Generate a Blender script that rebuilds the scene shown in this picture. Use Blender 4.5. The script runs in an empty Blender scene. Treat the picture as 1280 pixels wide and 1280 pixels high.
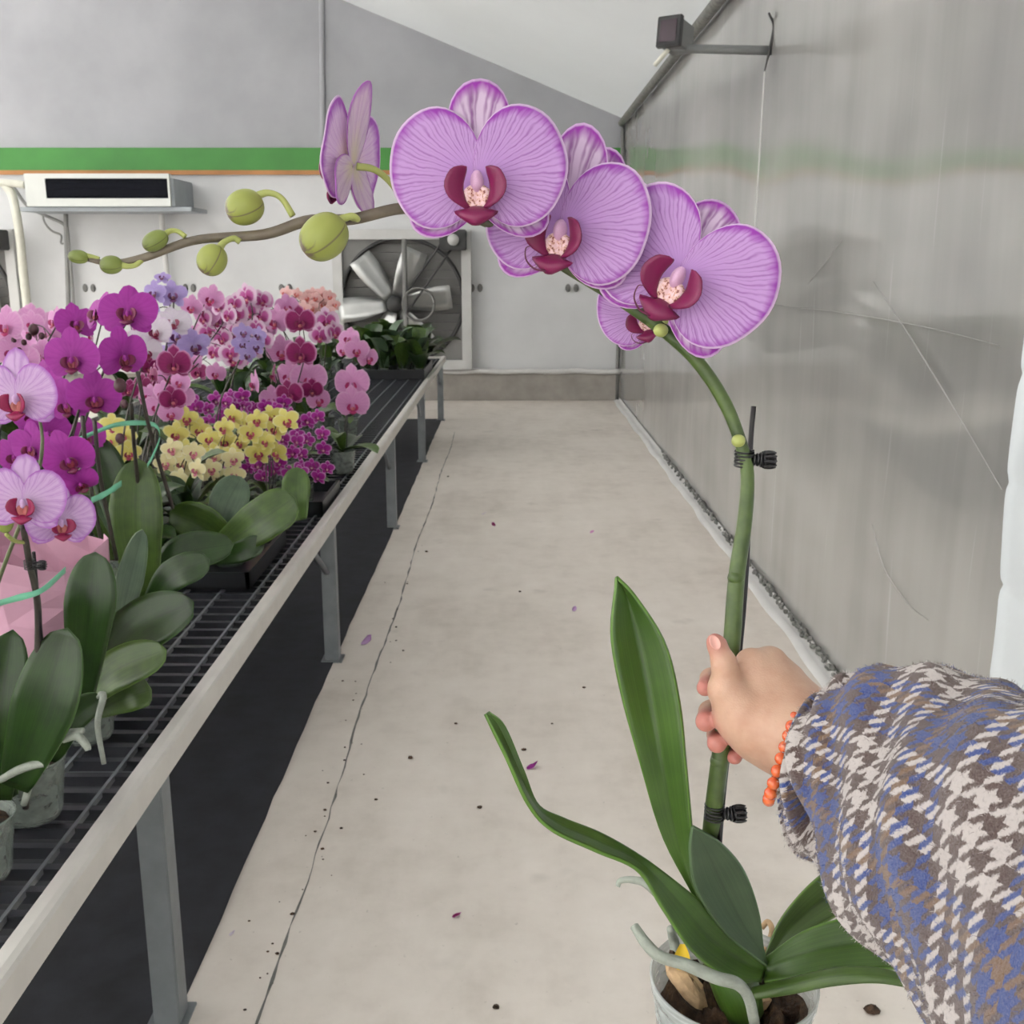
import bpy, bmesh, math, random
import numpy as np
from mathutils import Vector, Matrix

random.seed(7)
SC = bpy.context.scene
COL = SC.collection
R = math.radians

# ------------------------------------------------------------------ camera
F = 1320.0
CAMZ = 1.5
PITCH = R(13.3)
cam = bpy.data.cameras.new('camera'); cam.sensor_width = 36; cam.lens = 36 * F / 1280
cam.clip_start = 0.02; cam.clip_end = 200
cam.dof.use_dof = True; cam.dof.focus_distance = 0.66; cam.dof.aperture_fstop = 40
co = bpy.data.objects.new('camera', cam); COL.objects.link(co)
co.location = (0, 0, CAMZ); co.rotation_euler = (R(90) - PITCH, 0, 0)
SC.camera = co

# ------------------------------------------------------------------ world, exposure
w = bpy.data.worlds.new('overcast_sky'); SC.world = w; w.use_nodes = True
w.node_tree.nodes['Background'].inputs[0].default_value = (1.0, 0.985, 0.955, 1)
w.node_tree.nodes['Background'].inputs[1].default_value = 3.0
vs = SC.view_settings
vs.view_transform = 'Standard'; vs.look = 'None'; vs.gamma = 1.0; vs.use_curve_mapping = False
vs.exposure = 0.93
SC.cycles.max_bounces = 9; SC.cycles.diffuse_bounces = 5; SC.cycles.transparent_max_bounces = 16

# ------------------------------------------------------------------ pixel helpers
CP, SP = math.cos(PITCH), math.sin(PITCH)
def ray(px, py):
    a, b = (px - 640) / F, -(py - 640) / F
    return Vector((a, CP + b * SP, -SP + b * CP))
def P(px, py, d):                        # point at depth d along the optical axis
    return Vector((0, 0, CAMZ)) + ray(px, py) * d
def PY(px, py, Y):
    r = ray(px, py); return Vector((0, 0, CAMZ)) + r * (Y / r.y)
def PZ(px, py, Z):
    r = ray(px, py); return Vector((0, 0, CAMZ)) + r * ((Z - CAMZ) / r.z)

# ------------------------------------------------------------------ object helpers
def tag(o, label=None, cat=None, group=None, kind=None):
    if label: o['label'] = label
    if cat: o['category'] = cat
    if group: o['group'] = group
    if kind: o['kind'] = kind
    return o
def link(name, me, parent=None, mats=()):
    o = bpy.data.objects.new(name, me); COL.objects.link(o)
    for m in mats:
        if m.name not in [x.name for x in me.materials if x]: me.materials.append(m)
    if parent: o.parent = parent
    return o
def empty(name, loc=(0, 0, 0)):
    o = bpy.data.objects.new(name, None); COL.objects.link(o); o.location = loc; o.empty_display_size = 0.05
    return o
def mesh(name, verts, faces, smooth=True, uvs=None):
    me = bpy.data.meshes.new(name); me.from_pydata([tuple(v) for v in verts], [], faces); me.update()
    if smooth: me.polygons.foreach_set('use_smooth', [True] * len(me.polygons))
    if uvs is not None:
        uv = me.uv_layers.new(name='UVMap')
        idx = np.empty(len(me.loops), dtype=np.int32); me.loops.foreach_get('vertex_index', idx)
        uv.data.foreach_set('uv', np.asarray(uvs, dtype=np.float32)[idx].ravel())
    return me
def part(name, me, mat, parent):
    """mesh built in world coordinates, put under an unrotated parent Empty"""
    o = link(name, me, None, [mat] if mat else [])
    if parent:
        o.parent = parent; o.location = -world_loc(parent)
    return o
def world_loc(o):
    v = Vector(o.location)
    while o.parent:
        o = o.parent; v = v + Vector(o.location)
    return v
def box_data(x0, x1, y0, y1, z0, z1, V, Fc):
    b = len(V)
    V += [(x0, y0, z0), (x1, y0, z0), (x1, y1, z0), (x0, y1, z0), (x0, y0, z1), (x1, y0, z1), (x1, y1, z1), (x0, y1, z1)]
    Fc += [tuple(b + i for i in f) for f in ((0, 3, 2, 1), (4, 5, 6, 7), (0, 1, 5, 4), (1, 2, 6, 5), (2, 3, 7, 6), (3, 0, 4, 7))]
def box(name, x0, x1, y0, y1, z0, z1, bevel=0.0):
    V, Fc = [], []
    box_data(x0, x1, y0, y1, z0, z1, V, Fc)
    me = mesh(name, V, Fc, False)
    if bevel:
        bm = bmesh.new(); bm.from_mesh(me)
        bmesh.ops.bevel(bm, geom=bm.edges[:], offset=bevel, segments=2, affect='EDGES'); bm.to_mesh(me); bm.free()
    return me
def catmull(pts, n):
    pts = [np.array(p, dtype=float) for p in pts]
    if len(pts) == 2: pts = [pts[0], (pts[0] + pts[1]) / 2, pts[1]]
    k = len(pts); out = []
    for i in range(n):
        u = i / (n - 1) * (k - 1); s = min(int(u), k - 2); t = u - s
        p1, p2 = pts[s], pts[s + 1]
        p0 = pts[s - 1] if s > 0 else 2 * p1 - p2
        p3 = pts[s + 2] if s + 2 < k else 2 * p2 - p1
        out.append(0.5 * (2 * p1 + (p2 - p0) * t + (2 * p0 - 5 * p1 + 4 * p2 - p3) * t * t + (3 * p1 - p0 - 3 * p2 + p3) * t ** 3))
    return out
def tube_data(pts, radii, n, segs, V, Fc, cap=True, UV=None):
    path = catmull(pts, n); rad = [float(r[0]) for r in catmull([[r] for r in radii], n)] if len(radii) > 1 else [radii[0]] * n
    b = len(V); up = Vector((0.13, 0.27, 0.95)); prev = None
    for i, p in enumerate(path):
        a = Vector(path[min(i + 1, n - 1)]) - Vector(path[max(i - 1, 0)])
        a = a.normalized() if a.length > 1e-9 else Vector((0, 0, 1))
        if prev is None:
            x = a.cross(up if abs(a.dot(up)) < .95 else Vector((1, 0, 0))).normalized()
        else:
            x = (prev - a * prev.dot(a)).normalized()
        prev = x; y = a.cross(x)
        for k in range(segs):
            t = 2 * math.pi * k / segs
            V.append(tuple(Vector(p) + (x * math.cos(t) + y * math.sin(t)) * rad[i]))
            if UV is not None: UV.append((k / segs, i / (n - 1)))
    for i in range(n - 1):
        for k in range(segs):
            k2 = (k + 1) % segs
            Fc.append((b + i * segs + k, b + i * segs + k2, b + (i + 1) * segs + k2, b + (i + 1) * segs + k))
    if cap:
        Fc.append(tuple(b + k for k in reversed(range(segs)))); Fc.append(tuple(b + (n - 1) * segs + k for k in range(segs)))
def tube(name, pts, radii, n=16, segs=10, cap=True):
    V, Fc, UV = [], [], []
    tube_data(pts, radii, n, segs, V, Fc, cap, UV)
    return mesh(name, V, Fc, True, UV)
def grid_faces(nu, nv, closed_v=False, b=0):
    out = []
    for i in range(nu - 1):
        for j in range(nv if closed_v else nv - 1):
            j2 = (j + 1) % nv
            out.append((b + i * nv + j, b + i * nv + j2, b + (i + 1) * nv + j2, b + (i + 1) * nv + j))
    return out
def ellipsoid_data(c, ax, V, Fc, nu=9, nv=12, UV=None):
    b = len(V); X, Y, Z = [Vector(a) for a in ax]
    for i in range(nu):
        ph = math.pi * i / (nu - 1)
        for j in range(nv):
            th = 2 * math.pi * j / nv
            V.append(tuple(Vector(c) + X * (math.sin(ph) * math.cos(th)) + Y * (math.sin(ph) * math.sin(th)) + Z * math.cos(ph)))
            if UV is not None: UV.append((j / nv, i / (nu - 1)))
    Fc += grid_faces(nu, nv, True, b)
def lathe(name, prof, segs=32, loc=(0, 0, 0), wob=None):
    V, UV = [], []
    for i, (r, z) in enumerate(prof):
        for j in range(segs):
            t = 2 * math.pi * j / segs; rr = r * (wob(t, z) if wob else 1)
            V.append((loc[0] + rr * math.cos(t), loc[1] + rr * math.sin(t), loc[2] + z)); UV.append((j / segs, i / max(1, len(prof) - 1)))
    return mesh(name, V, grid_faces(len(prof), segs, True), True, UV)
def copy_tree(o, parent=None):
    c = o.copy(); COL.objects.link(c)
    if parent: c.parent = parent
    for ch in list(o.children): copy_tree(ch, c)
    return c

# ------------------------------------------------------------------ materials
def srgb(r, g, b):
    f = lambda c: (c / 255 / 12.92) if c <= 10.3 else ((c / 255 + .055) / 1.055) ** 2.4
    return (f(r), f(g), f(b), 1)
class NT:
    def __init__(s, name):
        s.m = bpy.data.materials.new(name); s.m.use_nodes = True; s.t = s.m.node_tree; s.n = s.t.nodes
        s.b = s.n['Principled BSDF']; s.out = s.n['Material Output']
    def add(s, typ, **kw):
        n = s.n.new(typ)
        for k, v in kw.items():
            if k in n.inputs: n.inputs[k].default_value = v
            else: setattr(n, k, v)
        return n
    def l(s, a, b): s.t.links.new(a, b)
    def math(s, op, a, b=None, clamp=False):
        n = s.n.new('ShaderNodeMath'); n.operation = op; n.use_clamp = clamp
        for i, v in enumerate((a, b)):
            if v is None: continue
            if isinstance(v, (int, float)): n.inputs[i].default_value = v
            else: s.l(v, n.inputs[i])
        return n.outputs[0]
    def mix(s, fac, a, b, blend='MIX'):
        n = s.n.new('ShaderNodeMix'); n.data_type = 'RGBA'; n.blend_type = blend
        for k, v in ((0, fac), (6, a), (7, b)):
            if hasattr(v, 'is_linked') or hasattr(v, 'links'): s.l(v, n.inputs[k])
            else: n.inputs[k].default_value = v
        return n.outputs[2]
    def ramp(s, fac, stops, interp='LINEAR'):
        n = s.n.new('ShaderNodeValToRGB'); n.color_ramp.interpolation = interp; e = n.color_ramp.elements
        while len(e) < len(stops): e.new(0.5)
        for el, (p, c) in zip(e, stops):
            el.position = p; el.color = c if len(c) == 4 else (*c, 1)
        s.l(fac, n.inputs[0]); return n.outputs[0]
    def noise(s, vec, scale, detail=3, rough=.55, dist=0):
        n = s.add('ShaderNodeTexNoise', Scale=scale, Detail=detail, Roughness=rough, Distortion=dist)
        if vec is not None: s.l(vec, n.inputs['Vector'])
        return n.outputs['Fac']
    def coord(s, which='Object'): return s.add('ShaderNodeTexCoord').outputs[which]
    def mapping(s, vec, scale=(1, 1, 1), loc=(0, 0, 0), rot=(0, 0, 0)):
        n = s.add('ShaderNodeMapping', Scale=scale, Location=loc, Rotation=rot); s.l(vec, n.inputs['Vector']); return n.outputs[0]
    def bump(s, h, strength=.3, dist=.01):
        n = s.add('ShaderNodeBump', Strength=strength, Distance=dist); s.l(h, n.inputs['Height']); s.l(n.outputs[0], s.b.inputs['Normal'])
    def set(s, **kw):
        for k, v in kw.items(): s.b.inputs[k.replace('_', ' ')].default_value = v
        return s
G0, G1 = (0, 0, 0, 1), (1, 1, 1, 1)
def plain(name, col, rough=.5, metal=0.0, var=.12, scale=30, bump=0.0, spec=.5):
    """one colour with a little mottling"""
    k = NT(name); v = k.coord('Object'); f = k.noise(v, scale, 4)
    dk = tuple(c * (1 - var) for c in col[:3]) + (1,); lt = tuple(min(1, c * (1 + var)) for c in col[:3]) + (1,)
    k.l(k.ramp(f, [(.3, dk), (.7, lt)]), k.b.inputs['Base Color']); k.set(Roughness=rough, Metallic=metal); k.b.inputs['Specular IOR Level'].default_value = spec
    if bump: k.bump(f, bump, .005)
    return k.m

def petal_material(name, inner, mid, vein, edge, edge_at=.8, jag=.25, vein_amt=.7, vfreq=34, white_tip=None):
    k = NT(name); uv = k.add('ShaderNodeUVMap').outputs[0]
    sep = k.add('ShaderNodeSeparateXYZ'); k.l(uv, sep.inputs[0]); u, v = sep.outputs[0], sep.outputs[1]
    base = k.ramp(v, [(0, inner), (.55, mid), (1, mid)])
    w1 = k.noise(k.mapping(uv, (7, 1.3, 1)), 1.0, 2, .5)
    w2 = k.noise(k.mapping(uv, (34, 4, 1), (3, 1, 0)), 1.0, 2, .6)
    def lines(freq, amt, lo_, hi_):
        q = k.math('FRACT', k.math('ADD', k.math('MULTIPLY', u, freq), k.math('MULTIPLY', k.math('ADD', w1, k.math('MULTIPLY', w2, .35)), amt)))
        return k.ramp(k.math('ABSOLUTE', k.math('SUBTRACT', q, .5)), [(lo_, G0), (hi_, G1)])
    veins = lines(vfreq, vfreq * .036, .34, .47)
    veins2 = k.math('MULTIPLY', lines(vfreq * 2.03, vfreq * .075, .30, .47), k.ramp(v, [(.35, G0), (.75, (.8, .8, .8, 1))]))
    vv = k.math('MAXIMUM', veins, veins2)
    vv = k.math('MULTIPLY', vv, k.ramp(w2, [(.25, (.45, .45, .45, 1)), (.6, G1)]))
    vv = k.math('MULTIPLY', vv, k.ramp(v, [(.12, G0), (.4, G1)]))
    c = k.mix(k.math('MULTIPLY', vv, vein_amt), base, vein)
    n3 = k.math('ADD', k.math('MULTIPLY', k.noise(k.mapping(uv, (5, 1, 1), (7, 0, 0)), 1.0, 1), .65), k.math('MULTIPLY', k.noise(k.mapping(uv, (60, 3, 1)), 1.0, 2), .35))
    e = k.math('ADD', v, k.math('MULTIPLY', k.math('SUBTRACT', n3, .5), jag))
    c = k.mix(k.ramp(e, [(edge_at - .07, G0), (edge_at + .09, G1)]), c, edge)
    if white_tip: c = k.mix(k.ramp(v, [(.965, G0), (.985, G1)]), c, white_tip)
    k.l(c, k.b.inputs['Base Color']); k.set(Roughness=.5)
    k.b.inputs['Specular IOR Level'].default_value = .3
    k.bump(vv, .18, .002)
    # thin petal: some light passes through
    tr = k.add('ShaderNodeBsdfTranslucent'); k.l(c, tr.inputs['Color'])
    mx = k.add('ShaderNodeMixShader', Fac=.28); k.l(k.b.outputs[0], mx.inputs[1]); k.l(tr.outputs[0], mx.inputs[2]); k.l(mx.outputs[0], k.out.inputs[0])
    return k.m
def leaf_material(name, dark, light, rough=.38, rib=None):
    k = NT(name); uv = k.add('ShaderNodeUVMap').outputs[0]
    st = k.noise(k.mapping(uv, (46, 1.2, 1)), 1.0, 2)
    bl = k.noise(k.coord('Object'), 22, 2)
    f = k.math('ADD', k.math('MULTIPLY', st, .45), k.math('MULTIPLY', bl, .55))
    c = k.ramp(f, [(.33, dark), (.68, light)])
    sep = k.add('ShaderNodeSeparateXYZ'); k.l(uv, sep.inputs[0])
    d = k.math('ABSOLUTE', k.math('SUBTRACT', sep.outputs[0], .5))
    c = k.mix(k.ramp(d, [(.0, (.45, .45, .45, 1)), (.03, G0)]), c, rib or tuple(x * .55 for x in dark[:3]) + (1,))
    c = k.mix(k.ramp(d, [(.475, G0), (.495, (.6, .6, .6, 1))]), c, tuple(min(1, x * 1.9) for x in light[:3]) + (1,))
    k.l(c, k.b.inputs['Base Color']); k.set(Roughness=rough); k.bump(st, .08, .002)
    tr = k.add('ShaderNodeBsdfTranslucent'); k.l(c, tr.inputs['Color'])
    mx = k.add('ShaderNodeMixShader', Fac=.1); k.l(k.b.outputs[0], mx.inputs[1]); k.l(tr.outputs[0], mx.inputs[2]); k.l(mx.outputs[0], k.out.inputs[0])
    return k.m

M = {}
def clear_plastic(name, tint, amount):
    k = NT(name); uv = k.add('ShaderNodeUVMap').outputs[0]
    n = k.noise(k.mapping(uv, (14, 40, 1)), 1, 3)
    k.l(k.ramp(n, [(.3, tuple(x * .75 for x in tint[:3]) + (1,)), (.7, tint)]), k.b.inputs['Base Color']); k.set(Roughness=.25); k.bump(n, .2, .003)
    tp = k.add('ShaderNodeBsdfTransparent'); mx = k.add('ShaderNodeMixShader')
    k.l(k.math('ADD', k.math('MULTIPLY', n, .35), amount - .17), mx.inputs[0])
    k.l(tp.outputs[0], mx.inputs[1]); k.l(k.b.outputs[0], mx.inputs[2]); k.l(mx.outputs[0], k.out.inputs[0])
    return k.m
def film(name, col, transl, rough, spec=.5, bump=.0, scale=(1, 1, 1)):
    k = NT(name); v = k.mapping(k.coord('Object'), scale); n = k.noise(v, 1.0, 4)
    c = k.ramp(n, [(.25, tuple(x * .93 for x in col[:3]) + (1,)), (.75, col)])
    k.l(c, k.b.inputs['Base Color']); k.set(Roughness=rough); k.b.inputs['Specular IOR Level'].default_value = spec
    if bump: k.bump(n, bump, .05)
    tr = k.add('ShaderNodeBsdfTranslucent'); k.l(c, tr.inputs['Color'])
    mx = k.add('ShaderNodeMixShader', Fac=transl); k.l(k.b.outputs[0], mx.inputs[1]); k.l(tr.outputs[0], mx.inputs[2]); k.l(mx.outputs[0], k.out.inputs[0])
    return k.m

M['roof'] = film('roof_film', srgb(232, 234, 235), .17, .6, .3, .2, (.8, .5, .8))
M['thinroof'] = film('thin_roof_film', srgb(250, 250, 250), .6, .5, .3, .1, (.8, .5, .8))
M['frontfilm'] = film('front_film', srgb(245, 245, 245), .6, .5, .3, .1, (.8, .5, .8))
M['endwall'] = film('end_wall_film', srgb(206, 206, 208), .10, .7, .3, .1, (1.5, 1, 1.5))
def end_wall():                                    # white lining panels below the green band, film sheet above it darkened in colour to offset the roof light
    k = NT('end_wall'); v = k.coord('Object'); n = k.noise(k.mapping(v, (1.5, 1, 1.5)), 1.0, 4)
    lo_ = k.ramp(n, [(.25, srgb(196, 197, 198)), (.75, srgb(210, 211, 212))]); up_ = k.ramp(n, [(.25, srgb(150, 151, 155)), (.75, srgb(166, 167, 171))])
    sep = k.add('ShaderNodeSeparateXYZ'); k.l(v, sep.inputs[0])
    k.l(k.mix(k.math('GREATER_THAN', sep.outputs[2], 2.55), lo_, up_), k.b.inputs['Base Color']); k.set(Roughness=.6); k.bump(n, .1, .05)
    return k.m
M['endwall'] = end_wall()
def wall_film():
    k = NT('clear_wall_film'); v = k.coord('Object')
    st = k.noise(k.mapping(v, (1, 5, .35)), 1.0, 4)           # vertical streaks of dirt and wrinkles
    bl = k.noise(k.mapping(v, (1, .6, 1.1)), 1.0, 3)
    sc = k.noise(k.mapping(v, (1, 30, 1.2)), 1.0, 2)
    f = k.math('ADD', k.math('MULTIPLY', st, .25), k.math('MULTIPLY', bl, .75))
    c = k.ramp(f, [(.32, srgb(138, 137, 135)), (.68, srgb(178, 176, 173))])
    c = k.mix(k.ramp(sc, [(.68, G0), (.78, (.3, .3, .3, 1))]), c, srgb(205, 205, 204))
    k.l(c, k.b.inputs['Base Color'])
    k.l(k.ramp(bl, [(.35, (.07, .07, .07, 1)), (.7, (.16, .16, .16, 1))]), k.b.inputs['Roughness'])
    k.set(IOR=2.5); k.b.inputs['Specular IOR Level'].default_value = .5
    wv = k.noise(k.mapping(v, (1, .7, 1.6)), 1.0, 1); k.bump(wv, .18, .05)
    tr = k.add('ShaderNodeBsdfTranslucent'); k.l(c, tr.inputs['Color'])
    mx = k.add('ShaderNodeMixShader', Fac=.06); k.l(k.b.outputs[0], mx.inputs[1]); k.l(tr.outputs[0], mx.inputs[2]); k.l(mx.outputs[0], k.out.inputs[0])
    return k.m
M['film'] = wall_film()
def concrete():
    k = NT('concrete_floor'); v = k.coord('Object')
    a = k.noise(v, 1.3, 5, .6); b = k.noise(v, 9, 5, .65); c3 = k.noise(k.mapping(v, (6, 1.2, 1)), 1, 4)
    f = k.math('ADD', k.math('MULTIPLY', a, .45), k.math('ADD', k.math('MULTIPLY', b, .3), k.math('MULTIPLY', c3, .25)))
    c = k.ramp(f, [(.32, srgb(196, 187, 177)), (.5, srgb(219, 211, 202)), (.68, srgb(231, 224, 216))])
    sp = k.noise(v, 60, 2); c = k.mix(k.ramp(sp, [(.7, G0), (.78, (.35, .35, .35, 1))]), c, srgb(120, 113, 104))
    st = k.noise(v, 3.3, 3); c = k.mix(k.ramp(st, [(.66, G0), (.74, (.25, .25, .25, 1))]), c, srgb(140, 131, 120))
    k.l(c, k.b.inputs['Base Color']); k.set(Roughness=.55); k.bump(b, .12, .01)
    return k.m
M['floor'] = concrete()
M['cloth'] = plain('black_ground_cloth', srgb(38, 40, 46), .7, 0, .35, 9, .2)
M['green'] = plain('green_band', srgb(60, 130, 52), .5, 0, .1, 3)
M['orange'] = plain('orange_edge', srgb(176, 122, 74), .6, 0, .15, 3)
M['kerb'] = plain('concrete_kerb', srgb(150, 145, 139), .8, 0, .15, 6, .3)
M['ledge'] = plain('white_ledge', srgb(205, 204, 202), .6, 0, .06, 5)
M['galv'] = plain('galvanised_steel', srgb(128, 133, 136), .45, .35, .12, 14)
M['alu'] = plain('aluminium_rail', srgb(208, 205, 200), .38, .25, .06, 12)
M['bar_dark'] = plain('dark_grid_bar', srgb(52, 54, 60), .4, .2, .2, 20)
M['bar_grey'] = plain('grey_grid_bar', srgb(120, 124, 128), .4, .4, .15, 20)
M['dark'] = plain('dark_metal', srgb(62, 62, 62), .55, .2, .15, 10)
M['fanring'] = plain('fan_shadow_ring', srgb(92, 92, 92), .6, .2, .1, 10)
M['fanmetal'] = plain('fan_housing', srgb(190, 190, 188), .5, .2, .06, 5)
M['blade'] = plain('fan_blade', srgb(176, 177, 175), .3, .75, .1, 5)
M['slat'] = plain('louver_slat', srgb(118, 117, 115), .6, .1, .1, 5)
M['acwhite'] = plain('unit_white', srgb(205, 208, 204), .5, 0, .04, 6)
M['acgrey'] = plain('unit_grey', srgb(150, 156, 160), .45, .3, .06, 6)
M['acdark'] = plain('unit_outlet', srgb(12, 15, 24), .6, 0, .2, 20, 0, .1)
M['pvc'] = plain('white_pipe', srgb(206, 205, 192), .5, 0, .06, 12)
M['cable'] = plain('grey_cable', srgb(140, 140, 138), .6, 0, .1, 12)
M['black'] = plain('black_plastic', srgb(24, 24, 27), .4, 0, .25, 60)
M['lampglass'] = plain('lamp_glass', srgb(62, 46, 56), .15, 0, .2, 12)
M['lampgrey'] = plain('lamp_grey', srgb(120, 122, 122), .5, .1, .1, 10)
M['hose'] = plain('dusty_pipe', srgb(112, 112, 108), .7, 0, .3, 25, .4)
M['quilt'] = plain('white_quilt', srgb(206, 212, 215), .45, 0, .03, 6)
M['pot'] = clear_plastic('clear_pot', srgb(205, 212, 210), .5)
M['pot_far'] = clear_plastic('hazy_pot', srgb(150, 160, 152), .62)
def bark():
    k = NT('bark'); v = k.coord('Object'); n = k.noise(v, 90, 5, .7)
    k.l(k.ramp(n, [(.3, srgb(24, 17, 12)), (.55, srgb(72, 52, 36)), (.75, srgb(120, 92, 64))]), k.b.inputs['Base Color']); k.set(Roughness=.9); k.bump(n, .8, .006)
    return k.m
M['bark'] = bark()
M['barklight'] = plain('pale_bark', srgb(178, 150, 116), .85, 0, .3, 80, .5)
M['root'] = plain('silver_root', srgb(142, 148, 138), .6, 0, .18, 90, .4)
M['rootgreen'] = plain('green_root', srgb(150, 162, 140), .55, 0, .2, 80, .4)
M['yellowtag'] = plain('yellow_leaf_base', srgb(214, 180, 40), .5, 0, .1, 40)
M['stake'] = plain('black_stake', srgb(34, 30, 34), .4, 0, .2, 50)
M['ribbon'] = plain('green_ribbon', srgb(112, 186, 152), .35, 0, .1, 40)
M['paper'] = plain('pink_paper', srgb(196, 150, 170), .75, 0, .07, 14)
M['tray'] = plain('black_tray', srgb(28, 30, 34), .35, 0, .25, 25)
M['stem_dark'] = plain('dark_stem', srgb(58, 52, 46), .45, 0, .2, 60)
M['stem_green'] = plain('mid_stem', srgb(88, 96, 62), .45, 0, .15, 60)
M['bud_dark'] = plain('dark_bud', srgb(76, 44, 52), .45, 0, .2, 60)
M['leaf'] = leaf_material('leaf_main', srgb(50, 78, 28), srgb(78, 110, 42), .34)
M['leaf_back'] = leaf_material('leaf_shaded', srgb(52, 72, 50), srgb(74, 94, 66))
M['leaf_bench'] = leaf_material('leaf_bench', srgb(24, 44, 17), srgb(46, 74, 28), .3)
M['leaf_pale'] = leaf_material('leaf_grey_green', srgb(70, 90, 72), srgb(100, 120, 94), .34)
M['leaf_olive'] = leaf_material('leaf_olive', srgb(50, 72, 30), srgb(82, 108, 48), .32)
def spike_mat():
    k = NT('spike_skin'); uv = k.add('ShaderNodeUVMap').outputs[0]; sep = k.add('ShaderNodeSeparateXYZ'); k.l(uv, sep.inputs[0])
    n = k.noise(k.coord('Object'), 60, 3)
    g = k.ramp(n, [(.3, srgb(50, 68, 32)), (.7, srgb(82, 102, 50))]); d = k.ramp(n, [(.3, srgb(82, 74, 62)), (.7, srgb(116, 106, 90))])
    k.l(k.mix(k.ramp(sep.outputs[1], [(.5, G0), (.72, G1)]), g, d), k.b.inputs['Base Color']); k.set(Roughness=.4)
    return k.m
M['spike'] = spike_mat()
M['pedicel'] = plain('pedicel_green', srgb(164, 172, 98), .45, 0, .12, 60)
def bud_mat(name, a, b, stain):
    k = NT(name); uv = k.add('ShaderNodeUVMap').outputs[0]; sep = k.add('ShaderNodeSeparateXYZ'); k.l(uv, sep.inputs[0])
    n = k.noise(k.mapping(uv, (9, 2.5, 1)), 1, 3, .6, .6)
    c = k.ramp(sep.outputs[1], [(0, a), (.8, b)])
    e = k.math('ADD', k.math('MULTIPLY', sep.outputs[1], .55), k.math('MULTIPLY', n, .6))
    c = k.mix(k.ramp(e, [(.72, G0), (.82, (.85, .85, .85, 1))]), c, stain)
    # three seams where the sepals meet
    s = k.math('ABSOLUTE', k.math('SUBTRACT', k.math('FRACT', k.math('MULTIPLY', sep.outputs[0], 3)), .5))
    c = k.mix(k.ramp(s, [(.0, (.8, .8, .8, 1)), (.035, G0)]), c, stain)
    k.l(c, k.b.inputs['Base Color']); k.set(Roughness=.45)
    return k.m
M['bud'] = bud_mat('bud_green', srgb(154, 162, 84), srgb(136, 144, 66), srgb(92, 70, 74))
M['bud_small'] = bud_mat('bud_small_green', srgb(132, 146, 70), srgb(104, 116, 58), srgb(74, 70, 50))
# hand-held orchid
M['f_petal'] = petal_material('striped_petal', srgb(196, 150, 216), srgb(202, 160, 216), srgb(142, 80, 164), srgb(160, 66, 180), .92, .75, .62, 50, srgb(232, 206, 236))
M['f_sepal'] = petal_material('striped_sepal', srgb(222, 204, 224), srgb(218, 196, 220), srgb(138, 76, 146), srgb(160, 58, 174), .86, .55, .85, 22, srgb(226, 190, 232))
M['wine'] = plain('lip_wine', srgb(116, 10, 70), .4, 0, .16, 180)
def callus_mat():
    k = NT('lip_throat'); n = k.noise(k.coord('Object'), 26, 3)
    k.l(k.ramp(n, [(.45, srgb(232, 200, 204)), (.56, srgb(214, 168, 150)), (.64, srgb(122, 50, 60))]), k.b.inputs['Base Color']); k.set(Roughness=.5)
    return k.m
M['callus'] = callus_mat()
M['column'] = plain('column_pink', srgb(206, 164, 196), .45, 0, .1, 120)
M['tendril'] = plain('tendril_dark', srgb(92, 22, 58), .45, 0, .2, 90)

# ------------------------------------------------------------------ the setting
XW, YB, XL, YF = 1.20, 11.8, -8.6, -3.5            # right film wall, back wall, left wall, wall behind the camera
EAVE, SLOPE, XR = 2.97, math.tan(R(21.6)), -4.7     # eave height, roof slope, ridge line
RIDGE = EAVE + (XW - XR) * SLOPE
def struct(name, me, mat, parent=None):
    o = part(name, me, mat, parent)
    if not parent: o['kind'] = 'structure'
    return o
floor = struct('floor', box('floor', XL, XW + .1, YF, YB + .1, -.1, 0), M['floor'])
# back wall: gable shape with thickness, upper sheet slightly puckered
def gable(name, y0, y1, nx=90, nz=26, ripple=0):
    V, Fc = [], []
    for side, y in enumerate((y0, y1)):
        for i in range(nx + 1):
            x = XL + (XW - XL) * i / nx; top = EAVE + (XW - x) * SLOPE if x > XR else RIDGE - (XR - x) * SLOPE
            for j in range(nz + 1):
                z = .3 + (top - .3) * j / nz if name == 'wall_back' else top * j / nz
                q = ripple * (math.sin(x * 2.1 + z * .8) + .6 * math.sin(x * 5.3 - z * 2.2) + .4 * math.sin(z * 7 + x)) if side == 0 else 0
                V.append((x, y + q, z))
    n1 = nz + 1; b = (nx + 1) * n1
    for i in range(nx):
        for j in range(nz):
            Fc.append((i * n1 + j, (i + 1) * n1 + j, (i + 1) * n1 + j + 1, i * n1 + j + 1))
            Fc.append((b + i * n1 + j, b + i * n1 + j + 1, b + (i + 1) * n1 + j + 1, b + (i + 1) * n1 + j))
    return mesh(name, V, Fc)
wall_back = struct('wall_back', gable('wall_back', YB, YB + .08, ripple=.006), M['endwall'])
struct('wall_front', gable('wall_front', YF - .08, YF), M['frontfilm'])
struct('wall_left', box('wall_left', XL - .06, XL, YF, YB + .1, 0, RIDGE - (XR - XL) * SLOPE), M['thinroof'])
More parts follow.
